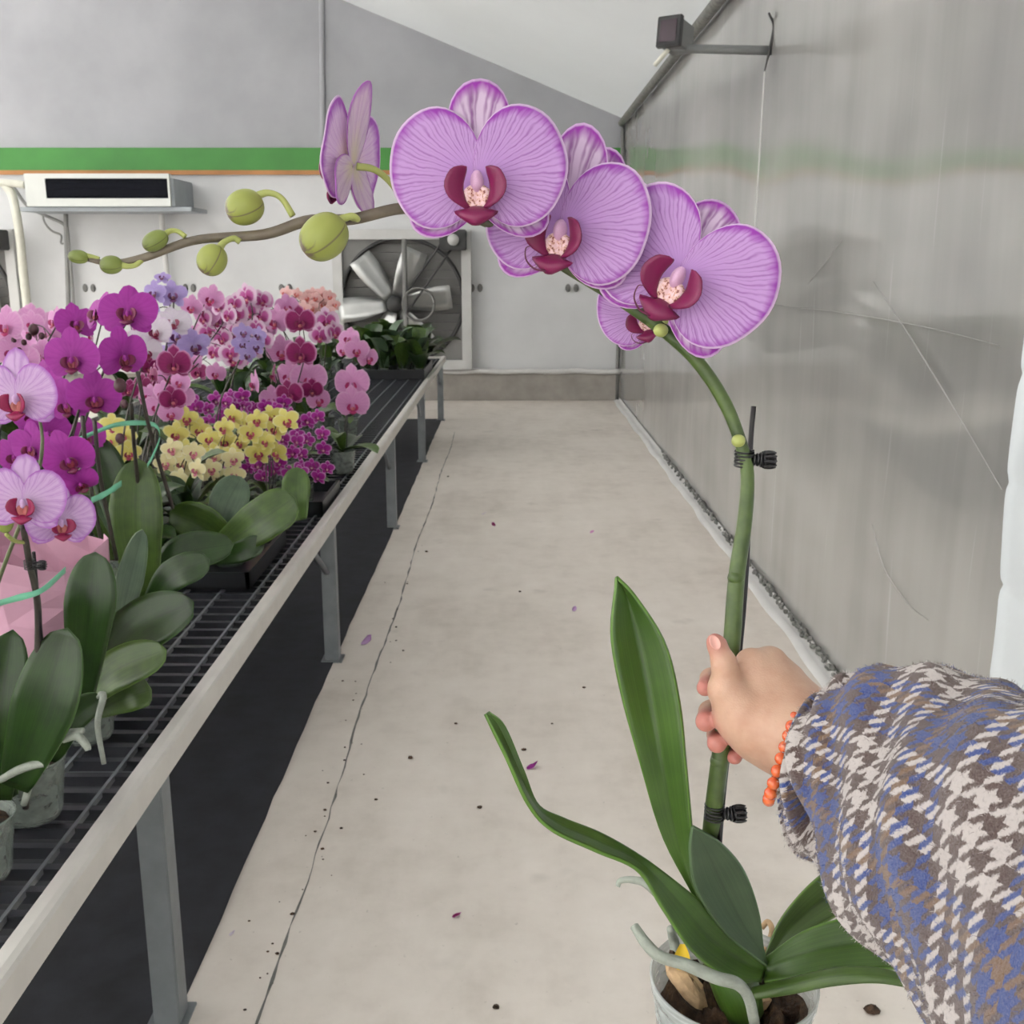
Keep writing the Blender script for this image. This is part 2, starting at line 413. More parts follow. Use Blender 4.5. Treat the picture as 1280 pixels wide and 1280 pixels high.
# right wall of clear film, softly waved
V, Fc, UV = [], [], []
ny, nz = 120, 40
for side in (0, 1):
    for i in range(ny + 1):
        y = YF + (YB - YF) * i / ny
        for j in range(nz + 1):
            z = EAVE * j / nz
            k = math.sin(math.pi * j / nz)
            q = k * (.007 * math.sin(y * 1.7 + z * 1.3) + .005 * math.sin(y * 3.9 - z * 2.6) + .004 * math.sin(z * 5.2 + y * .7)) if y < YB - .3 else 0
            V.append((XW + q + side * .012, y, z))
b = (ny + 1) * (nz + 1)
for i in range(ny):
    for j in range(nz):
        a = i * (nz + 1) + j
        Fc.append((a, a + 1, a + nz + 2, a + nz + 1)); Fc.append((b + a, b + a + nz + 1, b + a + nz + 2, b + a + 1))
wall_right = struct('wall_right', mesh('wall_right', V, Fc), M['film'])
# roof film in two slopes, sagging a little between the eave and the ridge
def roof(name, xa, za, xb, zb, n=40, m=60):
    V, Fc = [], []
    for side in (0, 1):
        for i in range(m + 1):
            y = YF + (YB + .1 - YF) * i / m
            for j in range(n + 1):
                t = j / n
                V.append((xa + (xb - xa) * t, y, za + (zb - za) * t - .02 * math.sin(math.pi * t) * math.sin(math.pi * i / m) + side * .02 + .006 * math.sin(y * 3 + t * 14)))
    b = (m + 1) * (n + 1)
    for i in range(m):
        for j in range(n):
            a = i * (n + 1) + j
            Fc.append((a, a + n + 1, a + n + 2, a + 1)); Fc.append((b + a, b + a + 1, b + a + n + 2, b + a + n + 1))
    return mesh(name, V, Fc)
ceiling = struct('ceiling', roof('ceiling', XW, EAVE, XR, RIDGE), M['roof'])
part('far_slope', roof('far_slope', XL, RIDGE - (XR - XL) * SLOPE, XR, RIDGE), M['thinroof'], ceiling)
# kerb, ledge, band
struct('baseboard_back', box('baseboard_back', XL, XW, YB - .05, YB + .08, 0, .3, .004), M['kerb'])
V, Fc = [], []
pts = [(XL + (XW - .0 - XL) * i / 60, YB - .07 - .01 * math.sin(i * 1.3), .325 + .006 * math.sin(i * 1.9)) for i in range(61)]
tube_data(pts, [.028], 120, 8, V, Fc)
struct('trim_1', mesh('trim_1', V, Fc), M['ledge'])
zb0, zb1 = PY(300, 213, YB).z, PY(300, 185, YB).z
struct('trim_2', box('trim_2', XL, XW - .01, YB - .03, YB + .01, zb0, zb1), M['green'])
struct('trim_3', box('trim_3', XL, XW - .01, YB - .028, YB + .01, zb0 - .045, zb0), M['orange'])
for px in (112, 237, 357, 595, 715):                 # fixings of the wall lining, in pairs
    for dx in (-5, 5):
        c = PY(px + dx, 360, YB)
        V, Fc = [], []; ellipsoid_data(c + Vector((0, -.012, 0)), ((.03, 0, 0), (0, .014, 0), (0, 0, .045)), V, Fc, 7, 10)
        part('fixing', mesh('fixing', V, Fc), M['slat'], wall_back)
c0, c1 = PY(404, 0, YB), PY(404, 182, YB)
part('sheet_seam', tube('sheet_seam', [c0 + Vector((0, -.012, .4)), c1 + Vector((0, -.012, 0))], [.03], 12, 8), M['endwall'], wall_back)
# white hem of the film lying along the wall base, and the strip of grime behind it
V, Fc = [], []
for i in range(160):
    y = .9 + (YB - .1 - .9) * i / 159; q = .006 * math.sin(y * 5) + .004 * math.sin(y * 11)
    for (x, z) in ((XW - .075 + q, .001), (XW - .07 + q, .012), (XW - .04 + q, .018), (XW - .015, .014), (XW - .008, .04)):
        V.append((x, y, z))
Fc = grid_faces(160, 5)
hem = struct('trim_4', mesh('trim_4', V, Fc), M['ledge'])
V, Fc = [], []
for i in range(700):
    y = 1.3 + 7 * random.random() ** 1.6; s = .004 + .008 * random.random()
    ellipsoid_data((XW - .012 - .01 * random.random(), y, .02 + .035 * random.random()), ((s, 0, 0), (0, s * 1.6, 0), (0, 0, s)), V, Fc, 4, 5)
tag(part('grime', mesh('grime', V, Fc), M['hose'], hem), kind='stuff')
# joint cut along the floor, and ground cloth under the bench
V, Fc = [], []
for i in range(140):
    y = 1.0 + 8.5 * i / 139; q = .006 * math.sin(y * 3.1) + random.uniform(-.003, .003); wd = random.uniform(.0006, .0045)
    V += [(-.515 + q - wd, y, .0012), (-.515 + q + wd, y, .0012)]
part('floor_joint', mesh('floor_joint', V, grid_faces(140, 2)), M['hose'], floor)
V, Fc = [], []
for i in range(100):
    y = -1 + 11.3 * i / 99
    for x in (-2.75, -1.7, -.685 + .003 * math.sin(y * 1.2) + random.uniform(-.003, .003)):
        V.append((x, y, .004 + .003 * math.sin(y * 7 + x * 3)))
V = V + [(v[0], v[1], .0005) for v in V]
mat_o = part('ground_cloth', mesh('ground_cloth', V, grid_faces(100, 3) + [tuple(300 + i for i in f) for f in grid_faces(100, 3)]), M['cloth'], None)
tag(mat_o, 'black woven ground cloth lying on the floor under the plant bench', 'ground cloth')
# white quilted sheet hung on the film wall
V, Fc = [], []
XQ = XW - .05
def edge_y(z):                                     # leading edge of the sheet, a little slanted
    e0, e1 = [Vector((0, 0, CAMZ)) + ray(*p) * (XQ / ray(*p).x) for p in ((1279, 372), (1228, 852))]
    t = (z - e0.z) / (e1.z - e0.z); return e0.y + (e1.y - e0.y) * t + .012 * math.sin(z * 8)
for side in (0, 1):
    for i in range(40):
        for j in range(140):
            z = .06 + 2.0 * j / 139; y = edge_y(z) - 2.3 * i / 39
            seam = abs(((z + .18 * (i / 39) * (1 if int((z + .1) / .5) % 2 else -1)) / .25) % 1 - .5) * 2
            puff = .010 * (1 - seam ** 10) + .004 * math.sin(i * .8 + z * 6)
            V.append((XQ + .02 - (puff if side == 0 else -.01), y, z))
b = 40 * 140
f0 = grid_faces(40, 140)
rim = [(j, j + 1, b + j + 1, b + j) for j in range(139)]
q = part('quilted_sheet', mesh('quilted_sheet', V, f0 + [tuple(reversed([b + k for k in f])) for f in f0] + rim), M['quilt'], None)
tag(q, 'white quilted insulating sheet hung over the grey film wall', 'sheet')

def PX(px, py, X):
    r = ray(px, py); return Vector((0, 0, CAMZ)) + r * (X / r.x)
for pts in ([(1092, 352), (1140, 425), (1195, 515), (1252, 612)], [(968, 381), (1060, 392), (1160, 410), (1250, 432)], [(1010, 355), (1030, 330), (1052, 300)], [(1090, 655), (1105, 710), (1135, 755), (1160, 775)]):
    part('film_crease', tube('film_crease', [PX(x, y, XW - .014) for x, y in pts], [.001, .0026, .0022, .001], 20, 6), M['film'], wall_right)
# ------------------------------------------------------------------ eave pipe, floodlight, cord
pp = [P(770, 152, 11.2), ]
eave = part('eave_pipe', tube('eave_pipe', [(XW - .05, YB - .06, EAVE - .045), (XW - .05, 7, EAVE - .05), (XW - .05, 2.0, EAVE - .045), (XW - .05, -2, EAVE - .045)], [.035], 60, 10), M['hose'], None)
tag(eave, 'dusty grey pipe running along the eave where roof and film wall meet', 'pipe')
post = part('corner_post', tube('corner_post', [(XW - .03, YB - .04, 0), (XW - .03, YB - .04, EAVE)], [.022], 8, 10), M['slat'], None)
tag(post, 'thin grey post standing in the far corner beside the film wall', 'post')
lc = PY(838, 40, 5.2)
fl = empty('floodlight', lc); tag(fl, 'small black-faced floodlight on an arm under the eave pipe', 'floodlight')
def orient_box(c, ax, hx, hy, hz, name, bevel=.004):
    me = box(name, -hx, hx, -hy, hy, -hz, hz, bevel); me.transform(Matrix.Translation(c) @ ax.to_4x4()); return me
axl = Matrix.Rotation(R(-34), 3, 'Z') @ Matrix.Rotation(R(-8), 3, 'X')
part('housing', orient_box(lc + axl @ Vector((0, .07, 0)), axl, .052, .07, .06, 'housing'), M['lampgrey'], fl)
part('bezel', orient_box(lc + axl @ Vector((0, -.006, 0)), axl, .06, .014, .068, 'bezel'), M['black'], fl)
part('glass', orient_box(lc + axl @ Vector((0, -.02, 0)), axl, .04, .006, .048, 'glass', .001), M['lampglass'], fl)
wallp = Vector((XW, lc.y + .05, lc.z - .07))
part('arm', tube('arm', [lc + Vector((0, .05, -.06)), lc + Vector((.1, .05, -.062)), wallp], [.014, .02, .022], 10, 8), M['lampgrey'], fl)
part('bracket', tube('bracket', [lc + Vector((.0, .04, -.065)), lc + Vector((-.05, .12, -.12))], [.012], 5, 6), M['pvc'], fl)
part('lead', tube('lead', [wallp + Vector((-.02, 0, .16)), wallp + Vector((-.0, -.02, .1)), wallp + Vector((-.012, -.02, .0)), wallp + Vector((-.03, -.02, -.09))], [.006, .006, .008, .003], 18, 6), M['dark'], fl)
cord = part('hanging_cord', tube('hanging_cord', [wallp + Vector((-.03, -.02, -.095)), wallp + Vector((-.03, 0, -.6)), wallp + Vector((-.03, .02, -1.25))], [.0035], 14, 6), M['ledge'], None)
tag(cord, 'thin white cord hanging down the film wall below the floodlight lead', 'cord')

# ------------------------------------------------------------------ exhaust fans
def make_fan(cpx, cpy):
    c = PY(cpx, cpy, YB); c.y = YB - .03
    u = (PY(cpx + 100, cpy, YB) - PY(cpx, cpy, YB)).x / 100          # metres per pixel on the back wall
    t = empty('exhaust_fan', c)
    H, Rr = 79 * u, 75 * u
    V, Fc = [], []                                                   # square plate with a round mouth
    n = 64
    for y in (-.10, -.02):
        for rr in range(2):
            for k in range(n):
                a = 2 * math.pi * k / n; ca, sa = math.cos(a), math.sin(a)
                r_ = Rr if rr == 0 else H / max(abs(ca), abs(sa))
                V.append((c.x + r_ * ca, c.y + y, c.z + r_ * sa))
    for k in range(n):
        k2 = (k + 1) % n
        Fc += [(k, n + k, n + k2, k2), (2 * n + k, k, k2, 2 * n + k2), (n + k, 3 * n + k, 3 * n + k2, n + k2)]
    part('front_plate', mesh('front_plate', V, Fc, False), M['slat'], t)
    fr = [(-1, 0), (1, 0), (0, -1), (0, 1)]
    for dx, dz in fr:
        e = 6 * u
        me = box('frame_side', c.x + dx * H - (e if dx else H + e), c.x + dx * H + (e if dx else H + e), c.y - .14, c.y + .02, c.z + dz * H - (e if dz else H - e), c.z + dz * H + (e if dz else H - e), .004)
        part('frame_side', me, M['fanmetal'], t)
    ringp = [(c.x + Rr * math.cos(2 * math.pi * k / 40), c.y - .11, c.z + Rr * math.sin(2 * math.pi * k / 40)) for k in range(41)]
    part('mouth_ring', tube('mouth_ring', ringp, [.022], 80, 6), M['dark'], t)
    for k in range(15):                                              # shutter louvers behind the blades
        z = c.z - H + 2 * H * (k + .5) / 15
        me = box('louver', c.x - H, c.x + H, -.008, .008, -H / 15 * .98, H / 15 * .98)
        me.transform(Matrix.Translation((0, c.y - .005, z)) @ Matrix.Rotation(R(14), 4, 'X'))
        part('louver', me, M['slat'], t)
    hub = c + Vector((-9 * u, -.16, -4 * u))
    part('hub', lathe('hub', [(0, -.07), (.05, -.07), (.085, -.03), (.085, .05), (0, .05)], 20), M['dark'], t)
    hb = [o for o in t.children if o.name.startswith('hub')][-1]; hb.location = hub - Vector(t.location); hb.rotation_euler = (R(90), 0, 0)
    for k in range(6):
        a = R(127 + 60 * k)
        V, Fc = [], []
        L = Rr * .93; nn = 10
        for i in range(nn):
            s = i / (nn - 1); r_ = .09 + (L - .09) * s; wd = .07 + .075 * math.sin(math.pi * min(1, s * .62 + .06)); tw = R(42 - 22 * s)
            for q in (-1, -.33, .33, 1):
                x = wd * q * math.cos(tw); y = -wd * q * math.sin(tw) * .6 + .02 * (1 - q * q)
                V.append((r_ * math.cos(a) - x * math.sin(a), y, r_ * math.sin(a) + x * math.cos(a)))
        me = mesh('blade', V, grid_faces(nn, 4)); me.transform(Matrix.Translation(hub))
        o = part('blade', me, M['blade'], t); md = o.modifiers.new('thick', 'SOLIDIFY'); md.thickness = .008
    part('stay', tube('stay', [hub + Vector((14 * u, -.1, H * .98)), hub + Vector((14 * u, -.1, -H * .95))], [.028], 4, 8), M['slat'], t)
    wh = hub + Vector((30 * u, -.12, 0))
    part('pulley', tube('pulley', [wh + Vector((.17 * math.cos(k * .3142), 0, .17 * math.sin(k * .3142))) for k in range(21)], [.014], 40, 6), M['slat'], t)
    for d in (.13, -.08):
        part('belt', tube('belt', [wh + Vector((-.12, 0, d)), c + Vector((62 * u, -.28, 70 * u + d))], [.012], 4, 6), M['dark'], t)
    part('motor', box('motor', c.x + 48 * u, c.x + 80 * u, c.y - .36, c.y - .02, c.z + 60 * u, c.z + 84 * u, .01), M['dark'], t)
    part('gauge', lathe('gauge', [(0, 0), (.06, 0), (.06, .05), (0, .05)], 16), M['fanmetal'], t)
    g = t.children[-1]; g = [o for o in t.children if o.name.startswith('gauge')][-1]; g.rotation_euler = (R(90), 0, 0); g.location = Vector((65 * u, -.36, 72 * u))
    return t
fan = make_fan(505, 375)
tag(fan, 'square exhaust fan with pale blades in the back wall behind the leafy tray', 'exhaust fan')
fan2 = copy_tree(fan); fan2.location.x = PY(-52, 375, YB).x
tag(fan2, 'square exhaust fan in the back wall behind the bent white pipe', 'exhaust fan')
# deeper recess below the first fan's frame: galvanised side channel down to the ledge
ch = part('wall_channel', box('wall_channel', PY(566, 300, YB).x, PY(581, 300, YB).x, YB - .06, YB + .01, .36, PY(566, 455, YB).z, .004), M['galv'], None)
tag(ch, 'short grey metal channel on the back wall below the exhaust fan frame', 'channel')

# ------------------------------------------------------------------ ducted air unit and its pipes
a0, a1 = PY(30, 217, YB - .75), PY(214, 258, YB - .75)
ac = empty('air_conditioner', (0.5 * (a0.x + a1.x), YB - .4, a1.z))
tag(ac, 'white ducted air unit with a long dark outlet below the green band', 'air conditioner')
part('casing', box('casing', a0.x + .02, a1.x + .03, YB - .72, YB - .06, a1.z - .0, a0.z - .04, .006), M['acgrey'], ac)
fx0, fx1, fz0, fz1 = PY(56, 222, YB - .75).x, PY(209, 222, YB - .75).x, PY(100, 248, YB - .75).z, PY(100, 223, YB - .75).z
V, Fc = [], []
box_data(a0.x, a1.x, YB - .76, YB - .70, fz1, a0.z, V, Fc); box_data(a0.x, a1.x, YB - .76, YB - .70, a1.z, fz0, V, Fc)
box_data(a0.x, fx0, YB - .76, YB - .70, fz0, fz1, V, Fc); box_data(fx1, a1.x, YB - .76, YB - .70, fz0, fz1, V, Fc)
part('face_frame', mesh('face_frame', V, Fc, False), M['acwhite'], ac)
part('outlet', box('outlet', fx0, fx1, YB - .74, YB - .69, fz0, fz1), M['acdark'], ac)
for k in range(3):
    z = fz0 + (fz1 - fz0) * (k + .5) / 3
    part('outlet_vane', box('outlet_vane', fx0, fx1, YB - .752, YB - .72, z - .004, z + .004), M['acdark'], ac)
part('drip_tray', box('drip_tray', PY(60, 260, YB).x, a1.x + .18, YB - .68, YB - .1, a1.z - .045, a1.z - .002, .004), M['acgrey'], ac)
def pipe(name, pts, r, mat, label, cat='pipe', Y=YB - .1, group=None):
    o = part(name, tube(name, [PY(x, y, Y) for x, y in pts], [r], max(8, len(pts) * 7), 8), M[mat], None); tag(o, label, cat, group); return o
pipe('drain_pipe', [(6, 231), (16, 246), (24, 290), (29, 340), (35, 400), (36, 480)], .045, 'pvc', 'bent white drain pipe coming down the back wall beside the air unit', Y=YB - .3)
hp = pipe('pipe_cover', [(-30, 228), (12, 229), (31, 231)], .04, 'pvc', 'short white pipe cover joining the end of the air unit', Y=YB - .32)
pipe('wall_conduit', [(82, 264), (84, 330), (86, 400), (87, 470)], .026, 'cable', 'thicker grey conduit running down the wall under the air unit', 'conduit')
pipe('wall_conduit', [(84, 284), (89, 340), (93, 400), (95, 470)], .018, 'cable', 'thin grey conduit leaning beside the thicker one under the air unit', 'conduit')
pipe('wall_conduit', [(202, 266), (204, 300), (209, 350), (212, 460)], .03, 'ledge', 'pale single conduit running down the wall below the air unit drip tray', 'conduit')
pipe('cable', [(17, 234), (34, 257), (56, 269), (76, 278), (82, 283)], .018, 'cable', 'grey cable drooping from the white pipe to the conduits', 'cable')
pipe('cable', [(53, 258), (55, 276), (64, 288), (76, 294), (76, 303), (79, 305)], .011, 'cable', 'thin looped cable hanging beneath the air unit', 'cable')

# ------------------------------------------------------------------ bench
BX0, BX1, BZ = -2.45, -.655, .605
bench = empty('plant_bench', (-.67, 1.85, 0)); tag(bench, 'long metal plant bench with dark grid top and pale edge rail', 'bench')
BY0, BY1 = .35, 10.35
V, Fc = [], []
prof = [(0, -.048), (.004, -.05), (.008, -.046), (.010, .002), (.006, .008), (-.004, .010), (-.024, .008), (-.026, .003), (-.006, .002), (-.002, -.046)]
for y in np.linspace(BY0, BY1, 60):
    for x, z in prof: V.append((BX1 + x, y, BZ + z))
part('edge_rail', mesh('edge_rail', V, grid_faces(60, len(prof), True), False), M['alu'], bench)
part('back_rail', box('back_rail', BX0 - .03, BX0, BY0, BY1, BZ - .05, BZ + .01), M['alu'], bench)
part('end_rail', box('end_rail', BX0, BX1 - .01, BY1 - .02, BY1, BZ - .05, BZ + .005), M['alu'], bench)
cb = box('cross_bar', BX0, BX1 - .004, -.008, .008, -.02, 0)
for y in np.arange(BY0 + .03, BY1 - .03, .06):
    o = link('cross_bar', cb, bench, [M['bar_dark']]); o.location = Vector((0, y, BZ - .012)) - bench.location
lb = box('long_bar', -.003, .003, BY0, BY1 - .02, -.008, .003)
for x in np.arange(BX1 - .068, BX0, -.1):
    o = link('long_bar', lb, bench, [M['bar_grey']]); o.location = Vector((x, 0, BZ - .012)) - bench.location
for y in (1.86, 3.86, 5.95, 8.05, 10.25):
    for x in (-.695, -2.38):
        part('leg', box('leg', x - .027, x + .027, y - .027, y + .027, 0, .535, .003), M['galv'], bench)
        o = part('leg_cap', box('leg_cap', x - .02, x + .02, y - .02, y + .02, .535, .56), M['dark'], bench)
    part('cross_beam', box('cross_beam', BX0, BX1 - .012, y - .025, y + .025, .53, BZ - .043, .003), M['galv'], bench)
    if y > 2: part('brace', tube('brace', [(-.70, y - .03, .36), (-.70, y - .36, .555)], [.012], 4, 6), M['galv'], bench)
    part('foot_plate', box('foot_plate', -.735, -.655, y - .04, y + .04, 0.0, .006), M['galv'], bench)

# ------------------------------------------------------------------ orchid flower (unit: petal reach = 1; faces +Z, up = +Y)
def fan_petal(cx, cy, a, b, phi, z0, cup, wave, seed, nt=44, nr=11, flip=False, pinch=0.0, V=None, Fc=None, UV=None):
    rs = random.Random(seed); w1, w2, w3 = [rs.uniform(0, 6.28) for _ in range(3)]
    base = len(V); cp, sp = math.cos(phi), math.sin(phi)
    A2, B2 = 1 / a ** 2, 1 / b ** 2
    for i in range(nt + 1):
        th = -math.pi + 2 * math.pi * i / nt
        dx, dy = math.cos(th), math.sin(th)
        qa = dx * dx * A2 + dy * dy * B2; qb = -2 * (dx * cx * A2 + dy * cy * B2); qc = cx * cx * A2 + cy * cy * B2 - 1
        Rm = (-qb + math.sqrt(max(0, qb * qb - 4 * qa * qc))) / (2 * qa)
        Rm *= 1 + wave * .35 * math.sin(5 * th + w1) + wave * .2 * math.sin(11 * th + w2)
        if pinch: Rm *= 1 + pinch * max(0, math.cos(th)) ** 24
        for j in range(nr + 1):
            s = j / nr; r = Rm * s
            x, y = r * dx, r * dy
            z = z0 + cup * r * r + wave * s ** 3 * Rm * (math.sin(4 * th + w3) + .5 * math.sin(9 * th + w1)) * .9 - .05 * math.exp(-(y / .05) ** 2) * s * (1 - s)
            if flip: x = -x
            X, Y = x * cp - y * sp, x * sp + y * cp
            V.append((X, Y, z)); UV.append((i / nt, s))
    n1 = nr + 1
    for i in range(nt):
        for j in range(nr):
            f = (base + i * n1 + j, base + i * n1 + j + 1, base + (i + 1) * n1 + j + 1, base + (i + 1) * n1 + j)
            if j == 0: f = (f[0], f[1], f[2])
            Fc.append(tuple(reversed(f)) if flip else f)
def petal_spec(seed, shape='broad'):
    """(kind, args) for the five tepals"""
    rs = random.Random(seed); j = lambda s: rs.uniform(-s, s)
    if shape == 'broad':
        return [('sepal', dict(cx=.58, cy=0, a=.56, b=.36, phi=R(91 + j(3)), z0=-.05, cup=-.10, wave=.03)),
                ('sepal', dict(cx=.46, cy=0, a=.45, b=.30, phi=R(-37 + j(4)), z0=-.05, cup=-.08, wave=.03)),
                ('sepal', dict(cx=.46, cy=0, a=.45, b=.30, phi=R(180 + 37 + j(4)), z0=-.05, cup=-.08, wave=.03)),
                ('petal', dict(cx=.47, cy=.12 + j(.03), a=.52, b=.66, phi=0, z0=0.02, cup=-.05 + j(.05), wave=.022)),
                ('petal', dict(cx=.47, cy=.12 + j(.03), a=.52, b=.66, phi=0, z0=0.0, cup=-.05 + j(.05), wave=.022, flip=True))]
    return [('sepal', dict(cx=.50, cy=0, a=.49, b=.33, phi=R(90 + j(5)), z0=-.04, cup=-.1, wave=.03)),
            ('sepal', dict(cx=.50, cy=0, a=.49, b=.31, phi=R(-48 + j(5)), z0=-.04, cup=-.1, wave=.03)),
            ('sepal', dict(cx=.50, cy=0, a=.49, b=.31, phi=R(228 + j(5)), z0=-.04, cup=-.1, wave=.03)),
            ('petal', dict(cx=.48, cy=.06, a=.52, b=.46, phi=R(10), z0=.02, cup=-.1 + j(.1), wave=.03)),
            ('petal', dict(cx=.48, cy=.06, a=.52, b=.46, phi=R(-10), z0=.0, cup=-.1 + j(.1), wave=.03, flip=True))]
def side_lobe_data(sx, V, Fc, UV, n=10, m=6):
    b = len(V)
    cl = catmull([(.09, -.34, .10), (.20, -.25, .19), (.245, -.10, .22), (.19, .06, .22), (.14, .10, .2)], n)
    for i, c in enumerate(cl):
        s = i / (n - 1); wd = .115 * (math.sin(math.pi * min(1, s * .9 + .06)) ** .7)
        for k in range(m):
            q = -1 + 2 * k / (m - 1)
            V.append((sx * (c[0] + wd * q * .80 - .03 * (1 - q * q)), c[1], c[2] + wd * q * .75)); UV.append((k / (m - 1), s))
    f = grid_faces(n, m, False, b); Fc += f if sx > 0 else [tuple(reversed(x)) for x in f]
def mid_lobe_data(V, Fc, UV, n=9, m=7):
    b = len(V); ws = catmull([[.05], [.09], [.24], [.17], [.035]], n); cl = catmull([(0, -.30, .08), (0, -.36, .2), (0, -.415, .27), (0, -.47, .28), (0, -.53, .24)], n)
    for i in range(n):
        for k in range(m):
            q = -1 + 2 * k / (m - 1); wd = float(ws[i][0])
            V.append((q * wd, cl[i][1] + .04 * abs(q) * wd / .24, cl[i][2] - .10 * q * q * wd / .24)); UV.append((k / (m - 1), i / (n - 1)))
    Fc += grid_faces(n, m, False, b)
def thick(o, t):
    md = o.modifiers.new('thick', 'SOLIDIFY'); md.thickness = t; md.offset = 0
_FL = {}
def flower_meshes(key, shape, seed, mats, hi):
    """separate meshes for a flower whose parts show; cached so that copies share data"""
    if key in _FL: return _FL[key]
    out = []
    nt, nr = (72, 14) if hi else (36, 7)
    V, Fc, UV = [], [], []
    ellipsoid_data((0, -.04, .08), ((.075, 0, 0), (0, .11, -.04), (0, .05, .11)), V, Fc, 11, 14, UV)
    cm = mesh('flower', V, Fc, True, UV); cm.materials.append(mats['column'])
    for k, (kind, a) in enumerate(petal_spec(seed, shape)):
        if key == 'held_c' and k == 0: a = dict(a, cx=a['cx'] * .74, a=a['a'] * .74, cup=-.35)
        V, Fc, UV = [], [], []; fan_petal(V=V, Fc=Fc, UV=UV, seed=seed * 10 + k, nt=nt, nr=nr, **a)
        me = mesh(kind, V, Fc, True, UV); me.materials.append(mats[kind]); out.append((kind, me))
    for sx in (-1, 1):
        V, Fc, UV = [], [], []; side_lobe_data(sx, V, Fc, UV, 12 if hi else 7, 7 if hi else 5)
        me = mesh('side_lobe', V, Fc, True, UV); me.materials.append(mats['lip']); out.append(('side_lobe', me))
    V, Fc, UV = [], [], []; mid_lobe_data(V, Fc, UV)
    me = mesh('lip', V, Fc, True, UV); me.materials.append(mats['lip']); out.append(('lip', me))
    V, Fc, UV = [], [], []; ellipsoid_data((0, -.21, .06), ((.17, 0, 0), (0, .15, .02), (0, -.02, .10)), V, Fc, 13, 18, UV); V = [(x, y, z - .09 * math.exp(-((x / .05) ** 2 + ((y + .2) / .09) ** 2)) * (z > .08)) for x, y, z in V]
    me = mesh('throat', V, Fc, True, UV); me.materials.append(mats['throat']); out.append(('throat', me))
    _FL[key] = (cm, out); return _FL[key]
def face_matrix(pos, scale, yaw=0, pitch=0, roll=0):
    return Matrix.Translation(pos) @ Matrix.Rotation(R(yaw), 4, 'Z') @ Matrix.Rotation(R(90 - pitch), 4, 'X') @ Matrix.Rotation(R(roll), 4, 'Z') @ Matrix.Scale(scale, 4)
def put_flower(root, key, shape, seed, mats, pos, scale, yaw=0, pitch=0, roll=0, hi=False, tendril=0):
    cm, parts = flower_meshes(key, shape, seed, mats, hi)
    f = bpy.data.objects.new('flower', cm); COL.objects.link(f); f.parent = root
    f.matrix_local = Matrix.Translation(-Vector(root.location)) @ face_matrix(pos, scale, yaw, pitch, roll)
    for nm, me in parts:
        o = bpy.data.objects.new(nm, me); COL.objects.link(o); o.parent = f
        if hi and nm in ('petal', 'sepal'): thick(o, .012)
        elif nm in ('side_lobe', 'lip'): thick(o, .02)
    if tendril:
        t = tube('tendril', [(-.02, -.50, .26), (-.14, -.50, .30), (-.25, -.42, .32), (-.27, -.30, .34), (-.21, -.26, .35)], [.012, .011, .009, .007, .004], 24, 6)
        o = bpy.data.objects.new('tendril', t); COL.objects.link(o); t.materials.append(M['tendril']); o.parent = f
    return f

# leaf from a path in pixels + depth and a half width in pixels
def leaf_path(name, path, W, mat, root, tilt=0.0, fold=.18, tip=.75, n=22, m=9, base_w=.45, thickness=.0022, bend=0.0):
    pts = catmull(path, n); V, UV = [], []
    for i in range(n):
        a = pts[max(0, i - 1)]; c = pts[min(n - 1, i + 1)]; t = np.array(c[:2]) - np.array(a[:2]); t = t / (np.linalg.norm(t) + 1e-9); nx, ny = -t[1], t[0]
        s = i / (n - 1)
        wd = W * (base_w + (1 - base_w) * min(1, s / .5) ** .8 if s < .5 else 1) * (1 if s < tip else math.sqrt(max(0, 1 - ((s - tip) / (1 - tip)) ** 2)))
        wd = max(wd, .4); px, py, d = pts[i]
        for k in range(m):
            q = -1 + 2 * k / (m - 1)
            dd = d + q * tilt * wd / F * d + fold * (abs(q) - .5) * -wd / F * d + bend * q * q * wd / F * d
            V.append(tuple(P(px + nx * q * wd, py + ny * q * wd, dd))); UV.append((k / (m - 1), s))
    o = part(name, mesh(name, V, grid_faces(n, m), True, UV), mat, root); thick(o, thickness); return o
# leaf from its two outlines
def leaf_outline(name, L, Rr, mat, root, bow=0.0, n=34, m=11, vee=0.0, thickness=.0022):
    a, b = catmull(L, n), catmull(Rr, n); V, UV = [], []
    for i in range(n):
        for k in range(m):
            t = k / (m - 1); p = a[i] * (1 - t) + b[i] * t; wd = abs(b[i][0] - a[i][0]) + abs(b[i][1] - a[i][1])
            q = 2 * t - 1
            p = p.copy(); p[2] += (bow * (1 - q * q) + vee * (1 - abs(q)) ** 1.5) * wd / F * p[2]
            V.append(tuple(P(*p))); UV.append((t, i / (n - 1)))
    o = part(name, mesh(name, V, grid_faces(n, m), True, UV), mat, root); thick(o, thickness); return o

# ------------------------------------------------------------------ the hand-held orchid
D = .665
pc = P(917, 1222, .735)                                   # centre of the pot rim
oro = empty('potted_orchid', (pc.x, pc.y, pc.z - .11)); tag(oro, 'tall moth orchid with striped lilac flowers on one arching spike, held up in a hand', 'orchid')
FM = dict(petal=M['f_petal'], sepal=M['f_sepal'], lip=M['wine'], throat=M['callus'], column=M['column'])
pr = 102 * .735 / F
rib = lambda t, z: 1 + .012 * math.cos(24 * t) * (1 if z < -.012 else 0)
me = lathe('pot', [(0, -.112), (pr * .72, -.112), (pr * .76, -.105), (pr * .86, -.06), (pr * .965, -.014), (pr * .965, -.012), (pr * 1.0, -.010), (pr * 1.02, 0), (pr * .995, .001), (pr * .96, -.010), (pr * .94, -.02), (pr * .83, -.06), (pr * .73, -.105), (0, -.107)], 96, pc, rib)
part('pot', me, M['pot'], oro)
V, Fc = [], []; rs = random.Random(3)
nn = 26
